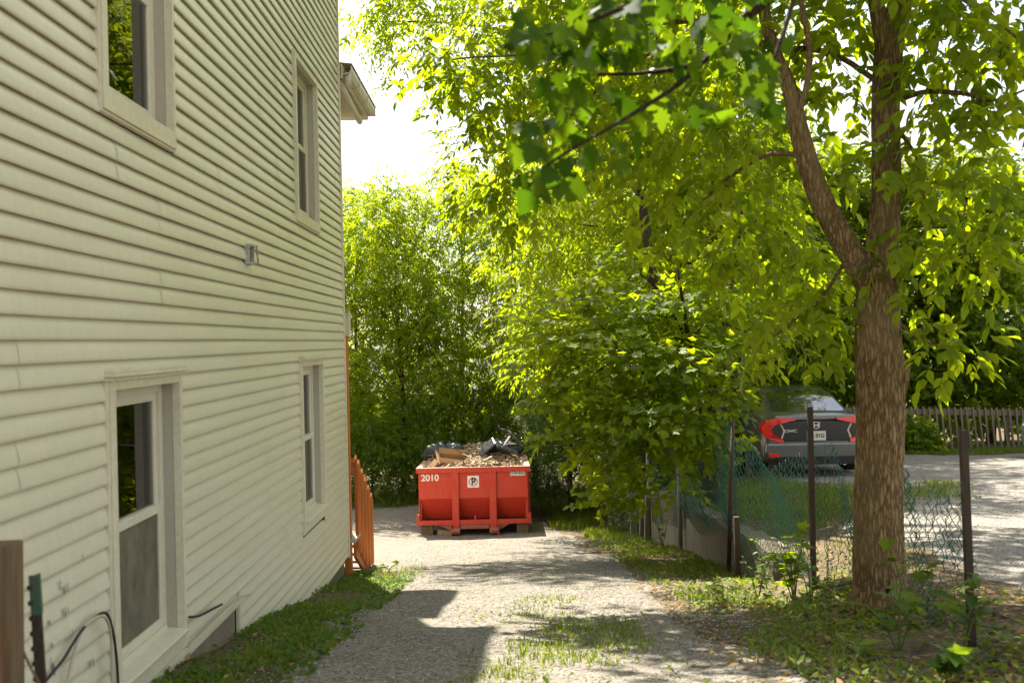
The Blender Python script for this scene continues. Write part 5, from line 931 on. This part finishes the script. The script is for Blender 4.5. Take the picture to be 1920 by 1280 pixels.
def stones(name, label, regions, seed, size, mtl):
    g = np.random.default_rng(seed); X = np.concatenate([g.uniform(r[0], r[1], r[4]) for r in regions]); Y = np.concatenate([r[2]+(r[3]-r[2])*g.random(r[4])**1.4 for r in regions]); n = len(X)
    tv = np.array([(1, 0, 0), (0, 1, 0), (-1, 0, 0), (0, -1, 0), (0, 0, .65), (0, 0, -.5)]); tf = np.array([(0, 1, 4), (1, 2, 4), (2, 3, 4), (3, 0, 4), (1, 0, 5), (2, 1, 5), (3, 2, 5), (0, 3, 5)])
    s = g.uniform(size[0], size[1], n)**1.0; a = g.uniform(0, 6.28, n); v = tv[None]*(s[:, None, None])*g.uniform(.6, 1.3, (n, 6, 1)); c, sn = np.cos(a)[:, None], np.sin(a)[:, None]
    V = np.stack([v[..., 0]*c-v[..., 1]*sn+X[:, None], v[..., 0]*sn+v[..., 1]*c+Y[:, None], v[..., 2]+(G(X, Y)+.012)[:, None]], -1)
    return tag(np_mesh(name, V.reshape(-1, 3), (tf[None]+(np.arange(n)*6)[:, None, None]).reshape(-1, 3), mtl, None, np.repeat(g.random(n), 6)), label, 'gravel', kind='stuff')
M['stone'] = leaf_mat('stone', (.10, .093, .082), (.38, .355, .32), 0.0, (1, 1, 1), .9)
stones('gravel_stones', 'loose grey stones scattered on the gravel driveway', [(-1.45, 1.8, 4.6, 13, 16000), (-1.6, 1.9, 13, 21, 4000)], 21, (.004, .013), M['stone'])
stones('gravel_stones', 'loose grey stones scattered on the parking lot', [(3.6, 9, 5, 14, 9000)], 22, (.004, .012), M['stone'])
# saplings and tall weeds at the fence
def weed_plant(x, y, h, n, label, tpl, size, mtl, seed, name='weed_plant', spread=.25):
    g = np.random.default_rng(seed); z = gz(x, y); t = thing(name, (x, y, z), label, 'plant', 'plants along the fence'); st = max(2, n//9); Pl, Dl = [], []
    for s in range(st):
        a = g.uniform(0, 6.28); tx, ty = spread*math.cos(a)*g.uniform(.3, 1), spread*math.sin(a)*g.uniform(.3, 1); hh = h*g.uniform(.6, 1.05)
        mb = MB(); mb.tube([(0, 0, -.03), (tx*.4, ty*.4, hh*.55), (tx, ty, hh)], [.006, .005, .002], 5); mb.build('stem', M['weed_stem'], t)
        for k in range(n//st):
            f = g.uniform(.25, 1.02); aa = g.uniform(0, 6.28); Pl.append((tx*f*f, ty*f*f, hh*f)); Dl.append((math.cos(aa), math.sin(aa), g.uniform(-.3, .5)))
    P = np.array(Pl); D = np.array(Dl); m = len(P); o = leaves('foliage', tpl, P, D, np.tile([0, 0, 1.0], (m, 1))+g.normal(0, .3, (m, 3)), g.uniform(size[0], size[1], m), np.clip(g.normal(.55, .25, m), 0, 1), mtl, t); return t
M['weed_stem'] = mat('weed_stem', (.12, .15, .04), .7, .2)
WP = [(2.35, 8.2, .62, 46, 'leafy maple sapling in front of the square rusty post', T_MAPLE_S, (.07, .13), 'leaf_maple'), (2.2, 8.8, .55, 30, 'tangle of tall weeds at the stub post', T_BOX, (.05, .11), 'weed'), (2.45, 9.4, .5, 26, 'clump of weeds at the near end of the concrete wall', T_BOX, (.05, .10), 'weed'),
      (2.35, 7.75, .45, 30, 'bushy weed left of the big trunk', T_BOX, (.05, .11), 'weed'), (2.25, 5.75, .42, 30, 'broad-leaved weed at the foot of the near rusty post', T_BOX, (.08, .16), 'weed'), (2.45, 5.4, .5, 26, 'tall arching weed beside the near rusty post', T_LANCE, (.12, .24), 'weed'), (2.55, 6.35, .62, 30, 'sapling growing through the torn mesh beside the trunk', T_MAPLE_S, (.06, .11), 'leaf_maple'), (2.75, 5.1, .35, 24, 'low weed past the near rusty post', T_MAPLE_S, (.06, .13), 'leaf_maple'),
      (1.95, 6.3, .16, 22, 'low dandelion-like weed in front of the big trunk', T_LANCE, (.07, .15), 'grass'), (2.0, 5.55, .15, 22, 'flat rosette of weeds by the gravel edge', T_LANCE, (.07, .15), 'grass'), (2.2, 5.0, .22, 26, 'dark lobed weed at the gravel edge by the fence', T_MAPLE_S, (.07, .13), 'weed'), (1.7, 7.9, .2, 24, 'bright weed tuft on the gravel edge near the trunk', T_LANCE, (.07, .14), 'grass'), (2.1, 6.9, .22, 24, 'weeds at the left foot of the big trunk', T_BOX, (.05, .10), 'weed'),
      (2.45, 15.8, .7, 40, 'bright weeds at the grey galvanised post', T_BOX, (.06, .12), 'weed'), (2.35, 18.6, .8, 46, 'bright weeds among the grey fence boards', T_BOX, (.06, .12), 'weed'), (2.1, 20.2, .9, 50, 'bright bushy weeds before the plank shed', T_BOX, (.06, .12), 'weed'), (-1.55, 12.6, .16, 24, 'bright grass tuft at the foot of the orange railing', T_LANCE, (.07, .14), 'grass')]
for i, (x, y, h, n, lb, tp_, sz, mt) in enumerate(WP): weed_plant(x, y, h, n, lb, tp_, sz, M[mt], 200+i)
